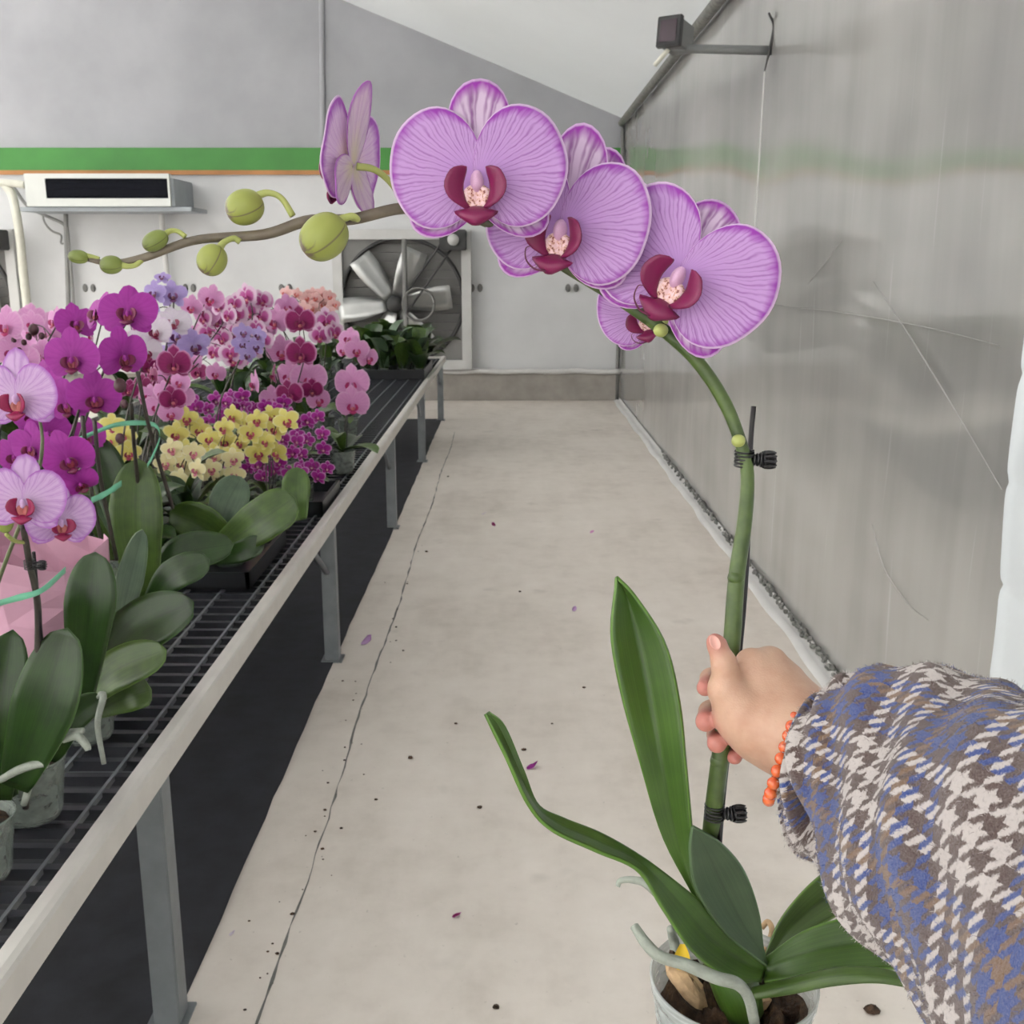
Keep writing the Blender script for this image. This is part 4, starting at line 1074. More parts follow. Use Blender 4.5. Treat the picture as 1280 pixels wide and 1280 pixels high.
# ------------------------------------------------------------------ orchids on the bench
def kind_mats(key, inner, mid, vein, edge, lip, throat, edge_at=.9, vein_amt=.35, sep=None, tip=None, jag=.2, vf=22):
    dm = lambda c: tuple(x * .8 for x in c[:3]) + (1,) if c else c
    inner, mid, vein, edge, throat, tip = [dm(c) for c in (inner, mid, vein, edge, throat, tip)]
    pm = petal_material(key + '_petal', inner, mid, vein, edge, edge_at, jag, vein_amt, vf, tip)
    sm = petal_material(key + '_sepal', *(sep or (inner, mid, vein, edge)), edge_at, jag, vein_amt, 12, tip)
    return dict(petal=pm, sepal=sm, lip=plain(key + '_lip', lip, .45, 0, .15, 60), throat=plain(key + '_throat', throat, .5, 0, .2, 90), column=plain(key + '_column', mid, .45, 0, .1, 60))
K = {
 'striped': kind_mats('striped_pale', srgb(226, 196, 232), srgb(222, 184, 230), srgb(178, 120, 200), srgb(184, 108, 204), srgb(138, 20, 72), srgb(188, 104, 100), .95, .55, vf=30),
 'magenta': kind_mats('magenta', srgb(150, 40, 140), srgb(180, 62, 170), srgb(150, 40, 144), srgb(178, 66, 172), srgb(104, 12, 62), srgb(132, 40, 58), .97, .35),
 'lavender': kind_mats('lavender', srgb(206, 184, 232), srgb(190, 168, 228), srgb(160, 136, 210), srgb(196, 178, 232), srgb(104, 40, 96), srgb(150, 100, 110), .93, .3),
 'white': kind_mats('white_blush', srgb(238, 228, 238), srgb(236, 226, 238), srgb(214, 186, 220), srgb(226, 206, 232), srgb(120, 16, 66), srgb(150, 60, 80), .95, .2),
 'pink': kind_mats('pink', srgb(226, 150, 208), srgb(232, 166, 216), srgb(208, 118, 194), srgb(238, 186, 224), srgb(158, 30, 92), srgb(200, 110, 120), .93, .35),
 'blotch': kind_mats('pink_blotched', srgb(184, 52, 134), srgb(206, 110, 178), srgb(176, 48, 130), srgb(240, 206, 232), srgb(150, 24, 92), srgb(220, 150, 150), .66, .6, tip=srgb(244, 222, 240), jag=.3),
 'wine': kind_mats('wine', srgb(124, 16, 82), srgb(146, 26, 98), srgb(110, 10, 74), srgb(224, 160, 206), srgb(120, 14, 70), srgb(196, 110, 120), .93, .4, jag=.08),
 'mini': kind_mats('purple_mini', srgb(164, 30, 142), srgb(180, 48, 160), srgb(140, 20, 120), srgb(226, 160, 220), srgb(128, 20, 96), srgb(230, 180, 190), .86, .4, jag=.12),
 'yellow': kind_mats('yellow', srgb(236, 222, 112), srgb(244, 234, 138), srgb(234, 216, 104), srgb(248, 242, 184), srgb(160, 60, 88), srgb(196, 90, 100), .9, .2),
 'cream': kind_mats('cream', srgb(244, 226, 180), srgb(246, 236, 180), srgb(236, 214, 160), srgb(248, 242, 206), srgb(186, 104, 126), srgb(206, 120, 130), .9, .2),
 'peach': kind_mats('peach', srgb(240, 176, 178), srgb(246, 198, 196), srgb(238, 166, 172), srgb(250, 216, 212), srgb(214, 110, 110), srgb(230, 150, 120), .9, .2),
}
_LO = {}
def lo_flower(kind, var):
    """flower small in the picture: one mesh with all its petals and lip"""
    key = (kind, var)
    if key in _LO: return _LO[key]
    V, Fc, UV, mi = [], [], [], []
    order = ['petal', 'sepal', 'lip', 'throat', 'column']
    shape = 'star' if kind in ('mini', 'yellow', 'cream', 'peach', 'lavender') else 'broad'
    def close(m):
        mi.extend([order.index(m)] * (len(Fc) - len(mi)))
    for k, (nm, a) in enumerate(petal_spec(var * 17 + 3, shape)):
        a = dict(a); a['wave'] *= 1.6
        fan_petal(V=V, Fc=Fc, UV=UV, seed=var * 31 + k, nt=20, nr=5, **a); close(nm)
    side_lobe_data(-1, V, Fc, UV, 5, 4); side_lobe_data(1, V, Fc, UV, 5, 4); mid_lobe_data(V, Fc, UV, 6, 5); close('lip')
    ellipsoid_data((0, -.22, .08), ((.14, 0, 0), (0, .14, .02), (0, -.02, .10)), V, Fc, 5, 7, UV); close('throat')
    ellipsoid_data((0, -.02, .11), ((.085, 0, 0), (0, .10, -.04), (0, .05, .13)), V, Fc, 5, 7, UV); close('column')
    me = mesh('flower', V, Fc, True, UV)
    for m in order: me.materials.append(K[kind][m])
    me.polygons.foreach_set('material_index', mi)
    _LO[key] = me; return me
_LF = {}
def std_leaf(v):
    """strap leaf lying along +X from the origin, length 1"""
    if v in _LF: return _LF[v]
    rs = random.Random(v); V, UV = [], []; n, m = 12, 7; arch = [.55, .35, .75, .2][v % 4]; wd0 = [.17, .2, .15, .21][v % 4]
    for i in range(n):
        s = i / (n - 1); wd = wd0 * (.45 + .55 * min(1, s / .4)) * (1 if s < .7 else math.sqrt(max(0, 1 - ((s - .7) / .3) ** 2))); wd = max(wd, .004)
        x = math.sin(s * 1.2) * .95; z = arch * s - (arch + .1) * s * s * .9
        for k in range(m):
            q = -1 + 2 * k / (m - 1); V.append((x, q * wd, z + .18 * wd * abs(q) * 2)); UV.append((k / (m - 1), s))
    me = mesh('leaf', V, grid_faces(n, m), True, UV); _LF[v] = me; return me
potp = [(0, 0), (.042, 0), (.046, .01), (.056, .095), (.06, .1), (.058, .101), (.053, .094), (.043, .012), (0, .008)]
POT = lathe('pot', potp, 28); POT.materials.append(M['pot_far'])
SOIL = lathe('potting_bark', [(0, .086), (.03, .088), (.049, .084), (.05, .08), (.04, .014), (0, .012)], 20, (0, 0, 0), lambda t, z: 1 + .02 * math.sin(7 * t)); SOIL.materials.append(M['bark'])
def pot_parts(root, scale=1.0):
    for nm, me in (('pot', POT), ('potting_bark', SOIL)):
        o = link(nm, me, root); o.scale = (scale,) * 3
def rosette(root, n, L, rnd, mat, z=.09, az0=0):
    for k in range(n):
        o = link('leaf', std_leaf(rnd.randrange(4)), root); az = az0 + k * 2.4 + rnd.uniform(-.3, .3)
        o.rotation_euler = (0, R(-rnd.uniform(2, 38)), az); l = L * rnd.uniform(.8, 1.15); o.scale = (l, l, l); o.location = (0, 0, z + k * .004)
        if not o.data.materials: o.data.materials.append(M['leaf_bench'])
        o.material_slots[0].link = 'OBJECT'; o.material_slots[0].material = M[mat if rnd.random() < .7 else 'leaf_olive']
BENCH_TOP = BZ - .003
NPL = [0]
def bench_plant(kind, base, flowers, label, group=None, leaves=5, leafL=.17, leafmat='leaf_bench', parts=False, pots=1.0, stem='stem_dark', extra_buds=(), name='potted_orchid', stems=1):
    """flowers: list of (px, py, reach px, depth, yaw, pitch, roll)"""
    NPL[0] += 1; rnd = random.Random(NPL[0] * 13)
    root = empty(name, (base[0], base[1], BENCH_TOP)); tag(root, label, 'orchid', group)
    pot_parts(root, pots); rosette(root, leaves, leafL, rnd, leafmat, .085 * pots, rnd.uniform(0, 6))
    b = Vector(root.location) + Vector((0, 0, .08 * pots))
    if not flowers: return root
    pos = [(P(x, y, d), r * d / F, yw, pt, rl) for x, y, r, d, yw, pt, rl in flowers]
    order = sorted(range(len(pos)), key=lambda i: pos[i][0].z)
    groups = [order[i::stems] for i in range(stems)]
    for gi, og in enumerate(groups):
        if not og: continue
        lowp, top = pos[og[0]][0], pos[og[-1]][0]
        cen = sum((pos[i][0] for i in og), Vector()) / len(og)
        bb_ = b + Vector((rnd.uniform(-.012, .012), rnd.uniform(-.012, .012), 0))
        knee = Vector((bb_.x * .75 + cen.x * .25, bb_.y * .75 + cen.y * .25, bb_.z * .45 + cen.z * .55)); knee.y += .02
        path = [bb_, knee, Vector((cen.x * .9 + knee.x * .1, cen.y + .045, cen.z)), Vector((top.x, top.y + .045, top.z + .005))]
        V, Fc = [], []; rs = .0032 if leafL > .13 else .0022
        tube_data(path, [rs * 1.15, rs, rs * .8, rs * .5], 26, 7, V, Fc)
        sp = catmull(path, 60)
        for i in og:
            p, sc, yw, pt, rl = pos[i]
            M3 = face_matrix(p, sc, yw, pt, rl); back = (M3 @ Vector((0, 0, -.06)))
            c = min(sp[15:], key=lambda q: (Vector(q) - back).length); mid = (Vector(c) + back) / 2 + Vector((0, .012, .008))
            tube_data([c, mid, back], [rs * .5], 7, 5, V, Fc)
        part('flower_spike', mesh('flower_spike', V, Fc), M[stem], root)
        if rnd.random() < .6: part('stake', tube('stake', [bb_ + Vector((.012, .004, 0)), knee + Vector((.008, .01, .04))], [.0022], 4, 6), M['stake'], root)
    for i, (p, sc, yw, pt, rl) in enumerate(pos):
        if parts:
            put_flower(root, 'bench_%s_%d' % (kind, i % 3), 'broad', 40 + i % 3, K[kind], p, sc, yw, pt, rl)
        else:
            o = bpy.data.objects.new('flower', lo_flower(kind, rnd.randrange(4))); COL.objects.link(o); o.parent = root
            o.matrix_local = Matrix.Translation(-Vector(root.location)) @ face_matrix(p, sc, yw, pt, rl)
    for (x, y, r, d) in extra_buds:
        V, Fc = [], []; s_ = r * d / F; ellipsoid_data(P(x, y, d), ((s_, 0, 0), (0, s_, 0), (0, 0, s_ * 1.15)), V, Fc, 8, 10)
        part('bud', mesh('bud', V, Fc), M['bud_dark'], root)
    return root
def at_bench(px, depth):
    """bench position whose plant shows at this pixel column, for a flower depth"""
    Y = (depth - .35 * SP * 0) * .985
    return ((px - 640) / F * depth, Y)
def scatter(rnd, x0, x1, y0, y1, n, r, d, yaw=30, dj=.12):
    out = []; tries = 0
    while len(out) < n and tries < 900:
        tries += 1
        u, v = rnd.uniform(-1, 1), rnd.uniform(-1, 1)
        if u * u + v * v > 1.15: continue
        x, y = (x0 + x1) / 2 + u * (x1 - x0) / 2, (y0 + y1) / 2 + v * (y1 - y0) / 2
        if any((x - o[0]) ** 2 + (y - o[1]) ** 2 < (1.05 * r) ** 2 for o in out): continue
        out.append((x, y, r * rnd.uniform(.85, 1.12), d + rnd.uniform(-dj, dj), rnd.uniform(-yaw, yaw), rnd.uniform(-12, 14), rnd.uniform(-18, 18)))
    return out

# pale striped orchids at the rail
bench_plant('striped', (-.80, 1.42), [(22, 497, 54, 1.36, -6, 4, 4), (30, 627, 52, 1.34, 8, 6, -4), (76, 652, 44, 1.42, 38, 2, -4)],
            'pale striped orchid with dark red lips, standing at the bench rail by the pink paper', parts=True, leaves=0, stem='stem_green', extra_buds=())
nearA = [o for o in SC.objects if o.get('label', '').startswith('pale striped')][0]
V, Fc, UV = [], [], []
part('flower_spike', tube('flower_spike', [P(32, 1010, 1.62), P(48, 790, 1.50), P(36, 700, 1.44), P(28, 655, 1.40)], [.0052, .005, .0045, .004], 24, 8), M['stem_dark'], nearA)
part('stake', tube('stake', [P(52, 800, 1.50), P(42, 690, 1.45)], [.0028], 4, 6), M['stake'], nearA)
clip(37, 706, 1.44, nearA, .55)
bu = P(6, 653, 1.36); V, Fc = [], []; ellipsoid_data(bu, ((.011, 0, 0), (0, .011, 0), (0, 0, .014)), V, Fc, 9, 12); part('bud', mesh('bud', V, Fc), M['bud_small'], nearA)
part('pedicel', tube('pedicel', [P(8, 668, 1.37), P(18, 676, 1.39), P(30, 678, 1.42)], [.0028], 8, 6), M['pedicel'], nearA)
for a in (([(0, 1000, 1.60), (2, 890, 1.55), (16, 787, 1.56)], 32, 'leaf_bench', .3), ([(18, 985, 1.58), (52, 890, 1.52), (84, 785, 1.50)], 41, 'leaf_bench', -.2),
          ([(10, 1000, 1.62), (-30, 930, 1.6), (-70, 880, 1.6)], 34, 'leaf_bench', 0)):
    leaf_path('leaf', a[0], a[1], M[a[2]], nearA, a[3], tip=.55)
for pts in ([(30, 1005, 1.60), (52, 935, 1.56), (78, 918, 1.54), (104, 913, 1.53)], [(78, 925, 1.53), (96, 920, 1.53), (108, 932, 1.53), (110, 938, 1.53)], [(0, 975, 1.56), (24, 962, 1.55), (48, 955, 1.55), (60, 957, 1.55)], [(-5, 1038, 1.58), (10, 1037, 1.57)]):
    part('aerial_root', tube('aerial_root', [P(*p) for p in pts], [.0052, .0065, .006, .0045], 20, 8), M['root'], nearA)
# second and third plants by the rail
def hand_plant(base, label, leaves, roots=(), pots=1.05, group=None):
    root = empty('potted_orchid', (base[0], base[1], BENCH_TOP)); tag(root, label, 'orchid', group); pot_parts(root, pots)
    for path, W, mt, tl, tp in leaves: leaf_path('leaf', path, W, M[mt], root, tl, tip=tp)
    for pts in roots: part('aerial_root', tube('aerial_root', [P(*p) for p in pts], [.005, .006, .005, .004], 18, 8), M['root'], root)
    return root
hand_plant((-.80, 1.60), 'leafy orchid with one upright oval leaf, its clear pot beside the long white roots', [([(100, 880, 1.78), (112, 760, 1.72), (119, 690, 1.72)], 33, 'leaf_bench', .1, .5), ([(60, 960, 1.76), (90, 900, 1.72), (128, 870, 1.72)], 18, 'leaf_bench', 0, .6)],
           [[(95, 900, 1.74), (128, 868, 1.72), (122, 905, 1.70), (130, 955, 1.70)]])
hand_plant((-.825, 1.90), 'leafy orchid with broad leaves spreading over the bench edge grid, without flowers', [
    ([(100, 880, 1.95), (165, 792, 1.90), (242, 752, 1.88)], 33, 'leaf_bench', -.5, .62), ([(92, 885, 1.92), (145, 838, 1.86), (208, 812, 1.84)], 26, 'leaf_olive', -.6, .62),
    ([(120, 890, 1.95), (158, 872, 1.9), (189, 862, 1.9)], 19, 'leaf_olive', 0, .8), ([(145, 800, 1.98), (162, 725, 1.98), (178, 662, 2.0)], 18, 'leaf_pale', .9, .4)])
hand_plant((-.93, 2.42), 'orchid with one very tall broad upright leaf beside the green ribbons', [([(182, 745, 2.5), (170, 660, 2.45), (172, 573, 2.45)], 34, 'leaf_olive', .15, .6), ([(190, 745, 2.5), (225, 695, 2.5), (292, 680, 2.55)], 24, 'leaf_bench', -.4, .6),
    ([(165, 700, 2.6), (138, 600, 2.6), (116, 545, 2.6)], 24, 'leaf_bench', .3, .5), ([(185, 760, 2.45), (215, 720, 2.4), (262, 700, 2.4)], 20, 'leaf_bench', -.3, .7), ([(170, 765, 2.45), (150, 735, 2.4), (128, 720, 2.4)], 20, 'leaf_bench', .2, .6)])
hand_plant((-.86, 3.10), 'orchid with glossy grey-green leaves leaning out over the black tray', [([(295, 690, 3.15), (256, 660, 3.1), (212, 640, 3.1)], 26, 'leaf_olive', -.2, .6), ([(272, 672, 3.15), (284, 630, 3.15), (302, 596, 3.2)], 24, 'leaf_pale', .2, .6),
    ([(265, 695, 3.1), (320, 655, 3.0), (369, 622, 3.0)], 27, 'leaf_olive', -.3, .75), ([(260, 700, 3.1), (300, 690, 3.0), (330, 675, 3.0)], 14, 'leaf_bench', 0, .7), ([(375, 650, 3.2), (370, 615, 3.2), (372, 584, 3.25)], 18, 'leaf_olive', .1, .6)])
# magenta orchids behind them
bench_plant('magenta', (-1.0, 2.20), [(90, 449, 35, 2.15, 4, 2, 2), (160, 392, 37, 2.30, 10, 28, 0), (154, 446, 34, 2.22, 48, -6, 4), (118, 498, 33, 2.24, 20, -4, 0), (84, 506, 29, 2.32, -8, -6, 6)],
            'magenta orchid in full bloom, its tall dark stems rising behind the pale striped one', parts=True, leaves=4, leafL=.22, stems=2)
bench_plant('magenta', (-.98, 2.02), [(86, 574, 34, 2.05, 12, -10, 20), (100, 604, 25, 2.08, 30, -30, 30), (40, 560, 30, 2.15, -10, 0, 0), (122, 392, 28, 2.45, -40, 24, 10)], 'magenta orchid with drooping lower flowers beside the pink paper', parts=True, leaves=3, leafL=.2, extra_buds=((150, 482, 8, 2.2), (155, 505, 5, 2.2), (150, 548, 6, 2.2)))
bench_plant('magenta', (-1.2, 2.6), [(58, 480, 28, 2.5, -20, 0, 10), (95, 405, 26, 2.6, 30, 20, 0), (42, 520, 28, 2.5, 10, 0, 0), (20, 570, 28, 2.4, 0, 0, 0), (60, 540, 28, 2.5, 24, -10, 0), (110, 545, 24, 2.55, 0, -6, 0)], 'magenta orchid packed in behind the other magenta blooms, half hidden', leaves=3, leafL=.2)
for i, pts in enumerate(([(103, 520, 2.2), (112, 600, 2.25), (132, 705, 2.35)], [(118, 525, 2.2), (126, 600, 2.25), (146, 700, 2.35)], [(172, 465, 2.25), (188, 540, 2.35), (216, 635, 2.5)], [(164, 505, 2.3), (168, 560, 2.4), (176, 640, 2.5)])):
    st = [o for o in SC.objects if o.get('label', '').startswith('magenta orchid in full bloom')][0]
    part('flower_spike', tube('flower_spike', [P(*p) for p in pts], [.0045], 12, 7), M['stem_dark'], st)
# lavender, white, pink and wine kinds further along
bench_plant('lavender', (-1.18, 3.4), [(193, 366, 17, 3.4, -12, 2, 0), (216, 368, 19, 3.42, 16, 0, 0), (203, 347, 11, 3.5, 0, 40, 0), (192, 388, 12, 3.45, -30, -20, 0), (243, 432, 22, 3.4, 30, -12, 10), (222, 420, 22, 3.45, -6, 6, 0), (212, 442, 18, 3.5, 0, 0, 0)], 'tall pale lavender orchid rising above all the blooms around it', leaves=4, stems=2)
bench_plant('white', (-1.24, 3.25), [(195, 414, 22, 3.2, -8, 0, 0), (216, 404, 24, 3.3, 20, 34, 0), (184, 440, 20, 3.2, 10, -10, 10), (175, 425, 16, 3.2, 0, 0, 0)], 'white orchid with dark wine lips below the lavender one', leaves=4)
bench_plant('wine', (-1.1, 3.0), [(218, 456, 23, 3.0, 2, 2, 0), (216, 500, 18, 3.0, 14, 0, 6), (192, 470, 15, 3.05, -50, 0, 0)], 'wine red orchid with pale rims, lavender blooms above it', leaves=4)
rnd = random.Random(5)
bench_plant('pink', (-1.35, 4.1), scatter(rnd, 235, 272, 368, 402, 4, 16, 4.1), 'soft pink orchid next to the lavender one', leaves=4)
for k, (x0, x1, bx) in enumerate(((255, 300, -1.4), (290, 335, -1.22), (265, 330, -1.3))):
    bench_plant('blotch', (bx, 4.2 + .25 * k), scatter(rnd, x0, x1, 368 + 14 * (k == 2), 450, 10, 15, 4.2 + .2 * k), ('pink-blotched white orchid next to the soft pink one', 'pink-blotched white orchid next to the wine red one', 'pink-blotched white orchid around the small violet one')[k], 'blotched orchids in the mixed bank', leaves=5)
bench_plant('lavender', (-1.16, 4.0), scatter(rnd, 300, 330, 405, 445, 5, 13, 4.0), 'small violet orchid tucked among the pink-blotched ones', leaves=4)
bench_plant('wine', (-.93, 4.35), [(375, 403, 20, 4.3, 4, 2, 2), (376, 443, 21, 4.25, -4, 0, 0), (362, 494, 19, 4.2, -8, 0, 10), (342, 470, 14, 4.3, -70, 0, 0), (322, 430, 13, 4.3, -70, 0, 0), (390, 488, 15, 4.3, 20, -10, 0)], 'wine red orchid with flowers stacked one above another, in front of the peach one', leaves=4, stems=2)
bench_plant('pink', (-.96, 4.55), [(345, 402, 20, 4.6, -30, 6, 0), (352, 440, 20, 4.6, 10, 0, 0), (330, 408, 18, 4.65, -10, 0, 0), (386, 474, 24, 4.5, 20, 0, 0), (362, 470, 20, 4.55, -20, 0, 0), (318, 480, 17, 4.5, -60, 0, 0), (340, 500, 17, 4.5, 0, 0, 0), (398, 500, 16, 4.5, 30, 0, 0)], 'clear pink orchid behind the wine red one', leaves=5, stems=2)
bench_plant('pink', (-1.05, 5.2), scatter(rnd, 318, 362, 376, 412, 6, 14, 5.2), 'pink orchid half hidden at the foot of the peach one', leaves=4)
bench_plant('peach', (-1.45, 7.2), scatter(rnd, 348, 396, 364, 398, 14, 10, 7.1), 'peach pink orchid in front of the exhaust fan wall, dense rounded head', 'peach orchids', leaves=5)
bench_plant('peach', (-1.30, 7.2), scatter(rnd, 374, 420, 368, 404, 14, 10, 7.2), 'peach pink orchid in front of the exhaust fan wall, dense rounded head', 'peach orchids', leaves=5)
bench_plant('blotch', (-1.0, 5.6), [(408, 402, 17, 5.5, 20, 0, 0), (400, 420, 16, 5.5, -10, -10, 0), (418, 416, 14, 5.5, 40, 0, 0)], 'pink-blotched orchid beside the peach head, few flowers', leaves=5, leafL=.2)
bench_plant('pink', (-.86, 5.5), [(436, 424, 15, 5.4, -20, 20, 0), (446, 438, 16, 5.35, 6, 0, 0), (460, 448, 15, 5.4, 40, 0, 0), (430, 438, 13, 5.4, -30, 0, 0)], 'rose pink orchid leaning over the empty stretch of grid', leaves=5, stem='stem_dark')
bench_plant('pink', (-.74, 4.55), [(440, 480, 23, 4.5, -4, 4, 0), (441, 506, 22, 4.45, 6, -6, 0)], 'orchid with just two soft pink flowers, one over the other, by the rail', leaves=5, leafL=.2)
# low minis in front
for k, (x0, x1, y0, y1, bx, by, n) in enumerate(((232, 285, 492, 535, -1.42, 4.25, 9), (270, 330, 492, 535, -1.22, 4.3, 10), (325, 375, 500, 560, -1.0, 4.1, 9), (370, 412, 520, 600, -.80, 3.95, 11), (290, 345, 560, 600, -.97, 3.75, 7), (340, 385, 545, 598, -.88, 3.7, 7))):
    bench_plant('mini', (bx, by), scatter(rnd, x0, x1, y0, y1, n, 11.5, by + .06), ('purple mini orchid at the back of the low rows, nearest the violet blooms', 'purple mini orchid below the green foliage behind the bright yellow ones', 'purple mini orchid at the foot of the wine red flowers', 'purple mini orchid at the rail beside the two-flowered pink one', 'purple mini orchid peeping out under the yellow blooms', 'purple mini orchid between the yellow blooms and the rail tray')[k], 'purple mini orchids', leaves=5, leafL=.11, stems=2, pots=.8)
for k, (x0, x1, y0, y1, bx, by, n, kd) in enumerate(((212, 262, 522, 575, -1.18, 3.62, 7, 'yellow'), (258, 312, 520, 572, -1.02, 3.58, 7, 'yellow'), (310, 368, 512, 570, -.86, 3.6, 8, 'yellow'), (120, 172, 528, 572, -1.42, 3.5, 6, 'yellow'))):
    bench_plant(kd, (bx, by), scatter(rnd, x0, x1, y0, y1, n, 16, by), ('bright yellow mini orchid directly behind the cream ones', 'bright yellow mini orchid between two other yellow ones', 'bright yellow mini orchid next to the purple minis by the rail', 'bright yellow mini orchid seen through the ribbon loop behind the magenta stems')[k], 'yellow mini orchids', leaves=5, leafL=.11, stems=2, pots=.8)
for k, (x0, x1, y0, y1, bx, by, n) in enumerate(((202, 250, 560, 608, -1.1, 3.35, 6), (245, 296, 562, 606, -.98, 3.38, 6))):
    bench_plant('cream', (bx, by), scatter(rnd, x0, x1, y0, y1, n, 16, by), ('creamy pale yellow mini orchid beside the dark magenta stem', 'creamy pale yellow mini orchid above the grey-green leaves')[k], 'cream mini orchids', leaves=5, leafL=.11, stems=2, pots=.8)
bench_plant('pink', (-1.62, 4.75), scatter(rnd, 225, 300, 402, 470, 8, 15, 4.75), 'mid pink orchid at the back of the bank, half covered by lavender blooms', leaves=6, leafL=.22)
bench_plant('blotch', (-1.9, 4.3), scatter(rnd, 130, 200, 392, 450, 8, 15, 4.3), 'pink-blotched orchid far back behind the magenta blooms', leaves=6, leafL=.22)
bench_plant('pink', (-2.15, 4.1), scatter(rnd, 0, 70, 392, 440, 7, 16, 4.1), 'pale pink orchid far back behind the knobbly dark buds', leaves=6, leafL=.22)
bench_plant('wine', (-1.7, 5.3), scatter(rnd, 215, 262, 420, 475, 6, 13, 5.2), 'dark wine orchid in the shade between lavender and blotched blooms', leaves=6, leafL=.22)
# left-hand bank
bench_plant('pink', (-1.38, 2.55), [(8, 408, 24, 2.55, -10, 4, 0), (14, 440, 22, 2.6, 14, 0, 0), (-14, 425, 24, 2.6, 0, 0, 0)], 'pink orchid with knobbly dark buds at the far side of the magenta ones', leaves=4, extra_buds=((42, 412, 6.5, 2.6), (18, 425, 4, 2.6), (24, 438, 3.5, 2.6), (10, 441, 3, 2.6), (36, 421, 4, 2.6), (52, 420, 4, 2.6), (30, 428, 3.5, 2.6)))
bench_plant('pink', (-1.55, 3.0), [(68, 402, 18, 3.0, -40, 10, 0), (40, 405, 16, 3.1, 0, 0, 0), (28, 450, 22, 2.9, 10, 0, 0), (55, 445, 20, 2.95, 0, 0, 0), (115, 420, 15, 3.0, -70, 10, 0)], 'light pink orchid glimpsed between the magenta blooms', leaves=4)
for k in range(3):
    x0 = (150, 185, 30)[k]
    bench_plant(('wine', 'pink', 'pink')[k], ((-1.3, -1.2, -1.9)[k], (3.6, 3.3, 3.6)[k]), scatter(rnd, x0, x0 + 50, (440, 470, 395)[k], (500, 520, 440)[k], 7, 16, (3.6, 3.3, 3.6)[k]), ('dark wine orchid deep in the bank behind the magenta stems', 'dusky pink orchid under the wine red flowers with pale rims', 'pale pink orchid at the back edge of the bench')[k], leaves=5)
# leaf-only plants that fill the rows, and the far tray of young leafy plants
tr = empty('plant_tray', (-.86, 8.75, BENCH_TOP)); tag(tr, 'shallow black tray holding young leafy plants at the far end of the bench', 'tray')
V, Fc = [], []; box_data(-1.28, -.70, 8.35, 9.2, BENCH_TOP, BENCH_TOP + .006, V, Fc)
for a in ((-1.29, -1.28, 8.35, 9.2), (-.70, -.69, 8.35, 9.2), (-1.29, -.69, 8.34, 8.35), (-1.29, -.69, 9.2, 9.21)): box_data(*a, BENCH_TOP, BENCH_TOP + .075, V, Fc)
part('tray_body', mesh('tray_body', V, Fc, False), M['tray'], tr)
def young(x, y, rnd, L, label, group):
    root = empty('young_plant', (x, y, BENCH_TOP + .006)); tag(root, label, 'plant', group)
    o = link('pot', POT, root); o.scale = (.75,) * 3; o = link('potting_bark', SOIL, root); o.scale = (.75,) * 3
    for k in range(9):
        o = link('leaf', std_leaf(rnd.randrange(4)), root); l = L * rnd.uniform(.7, 1.2); o.scale = (l,) * 3
        o.rotation_euler = (rnd.uniform(-.3, .3), R(-rnd.uniform(20, 75)), k * 2.4 + rnd.uniform(-.3, .3)); o.location = (0, 0, .07)
        o.material_slots[0].link = 'OBJECT'; o.material_slots[0].material = M[('leaf_bench', 'leaf_pale', 'leaf_olive')[rnd.randrange(3)]]
rnd = random.Random(21)
for x in (-1.15, -1.0, -.87, -.75):
    for y in (8.45, 8.68, 8.92, 9.12):
        young(x + rnd.uniform(-.02, .02), y, rnd, .36, 'young green leafy plant without flowers in the black tray below the fan', 'young plants in the far tray')
for x in (-1.75, -1.6, -1.45):
    for y in (6.4, 6.9, 7.6, 8.3, 8.9):
        young(x, y, rnd, .24, 'green leafy plant without flowers standing behind the pink blooms', 'leafy plants behind the blooms')
for (x, y) in ((-1.05, 5.2), (-1.2, 4.9), (-1.45, 4.7), (-1.5, 4.0), (-1.6, 3.6), (-1.3, 3.0), (-1.12, 2.9), (-1.05, 3.3), (-1.35, 2.3), (-1.2, 3.9), (-1.6, 4.3), (-1.75, 4.0), (-1.7, 3.2), (-1.85, 4.8), (-2.1, 4.4), (-1.6, 5.2), (-1.85, 5.6), (-2.2, 5.2), (-2.0, 3.6), (-2.2, 6.0), (-1.5, 5.8), (-1.7, 2.7)):
    young(x, y, rnd, .27, 'dark leafy plant low between the flowering orchids', 'leafy plants between the orchids')
# black trays under the pots
for x0, x1, y0, y1, lb_ in ((-1.02, -.74, 2.85, 3.35, 'black pot tray on the grid under the grey-green leaves'), (-.92, -.69, 3.75, 4.15, 'black pot tray at the rail under the purple minis')):
    V, Fc = [], []
    for a in ((x0, x0 + .012, y0, y1), (x1 - .012, x1, y0, y1), (x0, x1, y0, y0 + .012), (x0, x1, y1 - .012, y1)): box_data(*a, BENCH_TOP, BENCH_TOP + .05, V, Fc)
    box_data(x0, x1, y0, y1, BENCH_TOP, BENCH_TOP + .004, V, Fc)
    tag(part('pot_tray', mesh('pot_tray', V, Fc, False), M['tray'], None), lb_, 'tray')

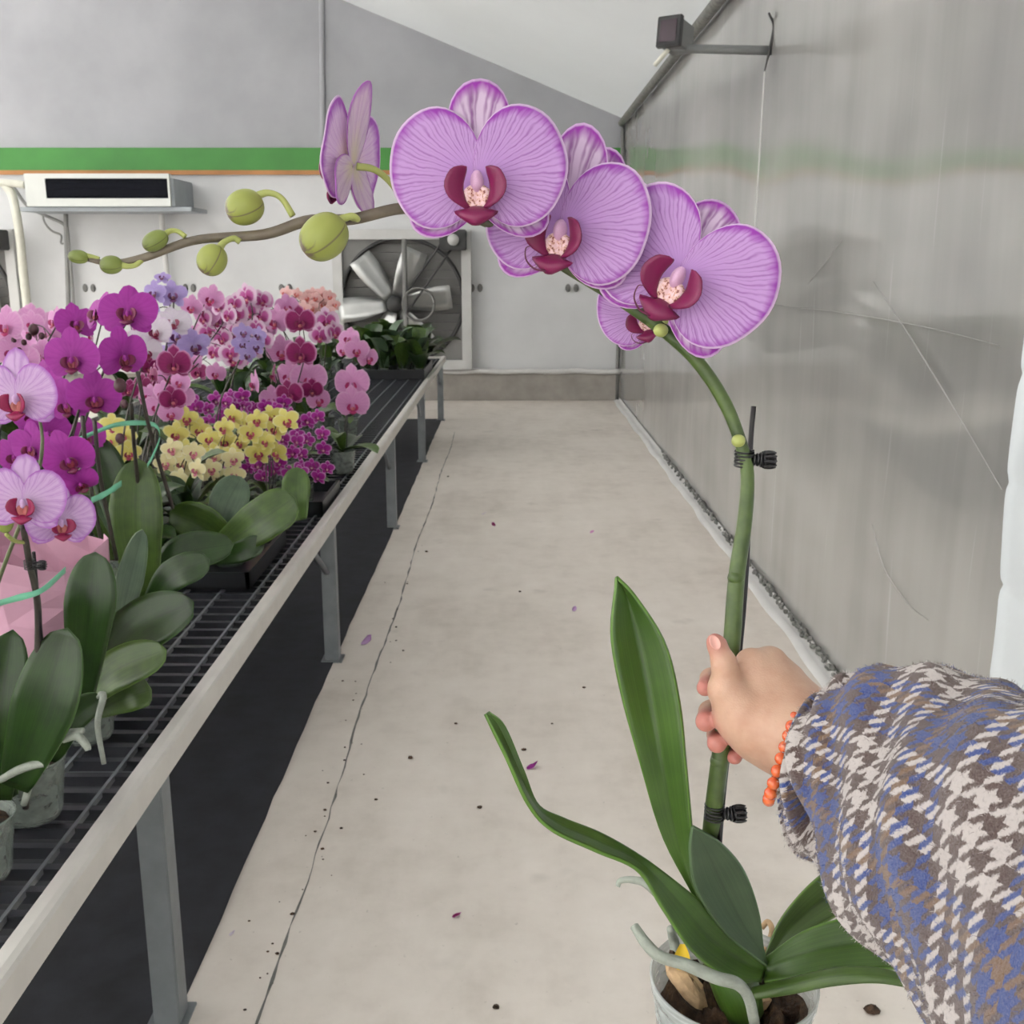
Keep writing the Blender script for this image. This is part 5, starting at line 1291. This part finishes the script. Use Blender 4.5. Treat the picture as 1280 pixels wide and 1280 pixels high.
# pink tissue wrap round a pot, and ribbon ties
pcn = P(52, 735, 1.92); zlo, zhi = P(52, 815, 1.92).z, P(52, 680, 1.92).z; V, UV = [], []; rw = random.Random(9); n, m = 6, 15
cr = [[rw.uniform(-1, 1) for _ in range(m)] for _ in range(n)]
for i in range(n):
    s = i / (n - 1)
    for j in range(m):
        t = 2 * math.pi * j / m; r_ = .10 + .03 * s + .010 * cr[i][j] * (.3 + s) + .008 * math.cos(5 * t + 2 * s)
        V.append((pcn.x + r_ * math.cos(t), pcn.y + r_ * math.sin(t), zlo + (zhi - zlo) * s + (.02 * math.sin(3 * t + 1) + .012 * cr[0][j]) * s)); UV.append((j / m, s))
o = part('paper_wrap', mesh('paper_wrap', V, grid_faces(n, m, True), False, UV), M['paper'], None); thick(o, .0006)
tag(o, 'crumpled pink tissue paper wrapped into a cone between the orchid pots', 'wrapping paper')
def ribbon_tie(pts, wd, label):
    c = catmull(pts, 24); V, UV = [], []
    for i, p in enumerate(c):
        tw = math.sin(i * .35) * .5
        for q in (-1, 0, 1): V.append(tuple(P(p[0], p[1] + q * wd * (1 - .35 * abs(tw)), p[2] + q * .004 * tw))); UV.append((q * .5 + .5, i / 23))
    o = part('ribbon', mesh('ribbon', V, grid_faces(24, 3), True, UV), M['ribbon'], None); thick(o, .0006); tag(o, label, 'ribbon')
ribbon_tie([(-30, 762, 1.40), (20, 748, 1.42), (52, 738, 1.44), (82, 712, 1.50)], 4.5, 'green plastic ribbon tied across the stems in front of the pink paper')
ribbon_tie([(114, 626, 2.2), (132, 617, 2.22), (152, 604, 2.25)], 4.5, 'short green ribbon end beside the tall broad leaf')
ribbon_tie([(92, 552, 2.3), (120, 540, 2.3), (150, 530, 2.3), (190, 530, 2.35), (200, 545, 2.35), (190, 572, 2.33), (184, 582, 2.33)], 3.2, 'pale green ribbon looped round the dark magenta stems')

# ------------------------------------------------------------------ litter on the floor
def petal_litter(px, py, s, mat, label, group=None, rz=0):
    c = PZ(px, py, 0.0); V, Fc, UV = [], [], []
    fan_petal(.5, 0, .5, .34, 0, 0, .5, .12, int(px), 20, 5, V=V, Fc=Fc, UV=UV)
    V = [((x - .5) * math.cos(rz) - y * math.sin(rz), (x - .5) * math.sin(rz) + y * math.cos(rz), z) for x, y, z in V]; mz = min(v[2] for v in V)
    o = part('fallen_petal', mesh('fallen_petal', [(c.x + x * s, c.y + y * s, .001 + (z - mz) * s) for x, y, z in V], Fc, True, UV), mat, None); thick(o, .0006); tag(o, label, 'petal', group)
petal_litter(665, 960, .036, K['magenta']['petal'], 'large magenta petal lying on the concrete beside the long drooping leaf', rz=.4)
petal_litter(718, 763, .030, K['striped']['petal'], 'pale lilac petal lying alone in the middle of the aisle', rz=1.2)
petal_litter(617, 657, .034, K['wine']['petal'], 'dark wine petal lying far down the aisle near another white one', rz=2)
petal_litter(605, 643, .03, K['white']['petal'], 'white petal lying far down the aisle near the wine one', rz=.3)
petal_litter(740, 666, .03, K['pink']['petal'], 'pink petal on the aisle floor near the film wall hem', rz=.8)
petal_litter(458, 804, .05, K['striped']['petal'], 'pale lilac petal lying at the foot of a bench leg', rz=.8)
petal_litter(290, 1168, .014, K['white']['petal'], 'tiny white petal scrap on the floor beside the ground cloth edge', rz=.8)
petal_litter(571, 1146, .022, K['wine']['sepal'], 'small brownish scrap of petal on bare concrete', rz=.1)
def clod(c, s, seed):
    rs = random.Random(seed); V, Fc = [], []; ellipsoid_data((0, 0, 0), ((s, 0, 0), (0, s * .8, 0), (0, 0, s * .55)), V, Fc, 6, 8)
    V = [(c[0] + x * rs.uniform(.75, 1.2), c[1] + y * rs.uniform(.75, 1.2), c[2] + max(-s * .35, z) + s * .35) for x, y, z in V]
    return mesh('soil_crumb', V, Fc, False)
tag(part('soil_crumb', clod(PZ(1090, 1265, 0), .017, 1), M['bark'], None), 'dark lump of bark on the floor beside the held pot', 'soil crumb')
tag(part('soil_crumb', clod(PZ(1166, 1252, 0), .030, 2), M['bark'], None), 'largest dark lump on the floor half under the plaid sleeve', 'soil crumb')
rl = random.Random(4)
for k in range(46):
    py = 690 + 560 * (k / 45) ** 1.0 + rl.uniform(-15, 15); c = PZ(640, py, 0); x = -.52 + rl.gauss(-.01, .05)
    tag(part('soil_crumb', clod((x, c.y, 0), rl.uniform(.0015, .0055), k), M['bark'], None), 'small dark soil crumb scattered along the floor joint', 'soil crumb', 'crumbs along the floor joint')
for k, (px, py) in enumerate(((513, 948), (570, 905), (655, 938), (432, 562), (560, 596), (600, 1010), (730, 860), (690, 905), (1040, 1010), (620, 1260), (880, 905), (533, 690), (470, 1000), (650, 740))):
    tag(part('soil_crumb', clod(PZ(px, py, 0), rl.uniform(.004, .009), k), M['bark'], None), 'small dark soil crumb lying singly on the open aisle', 'soil crumb', 'crumbs on the open aisle')
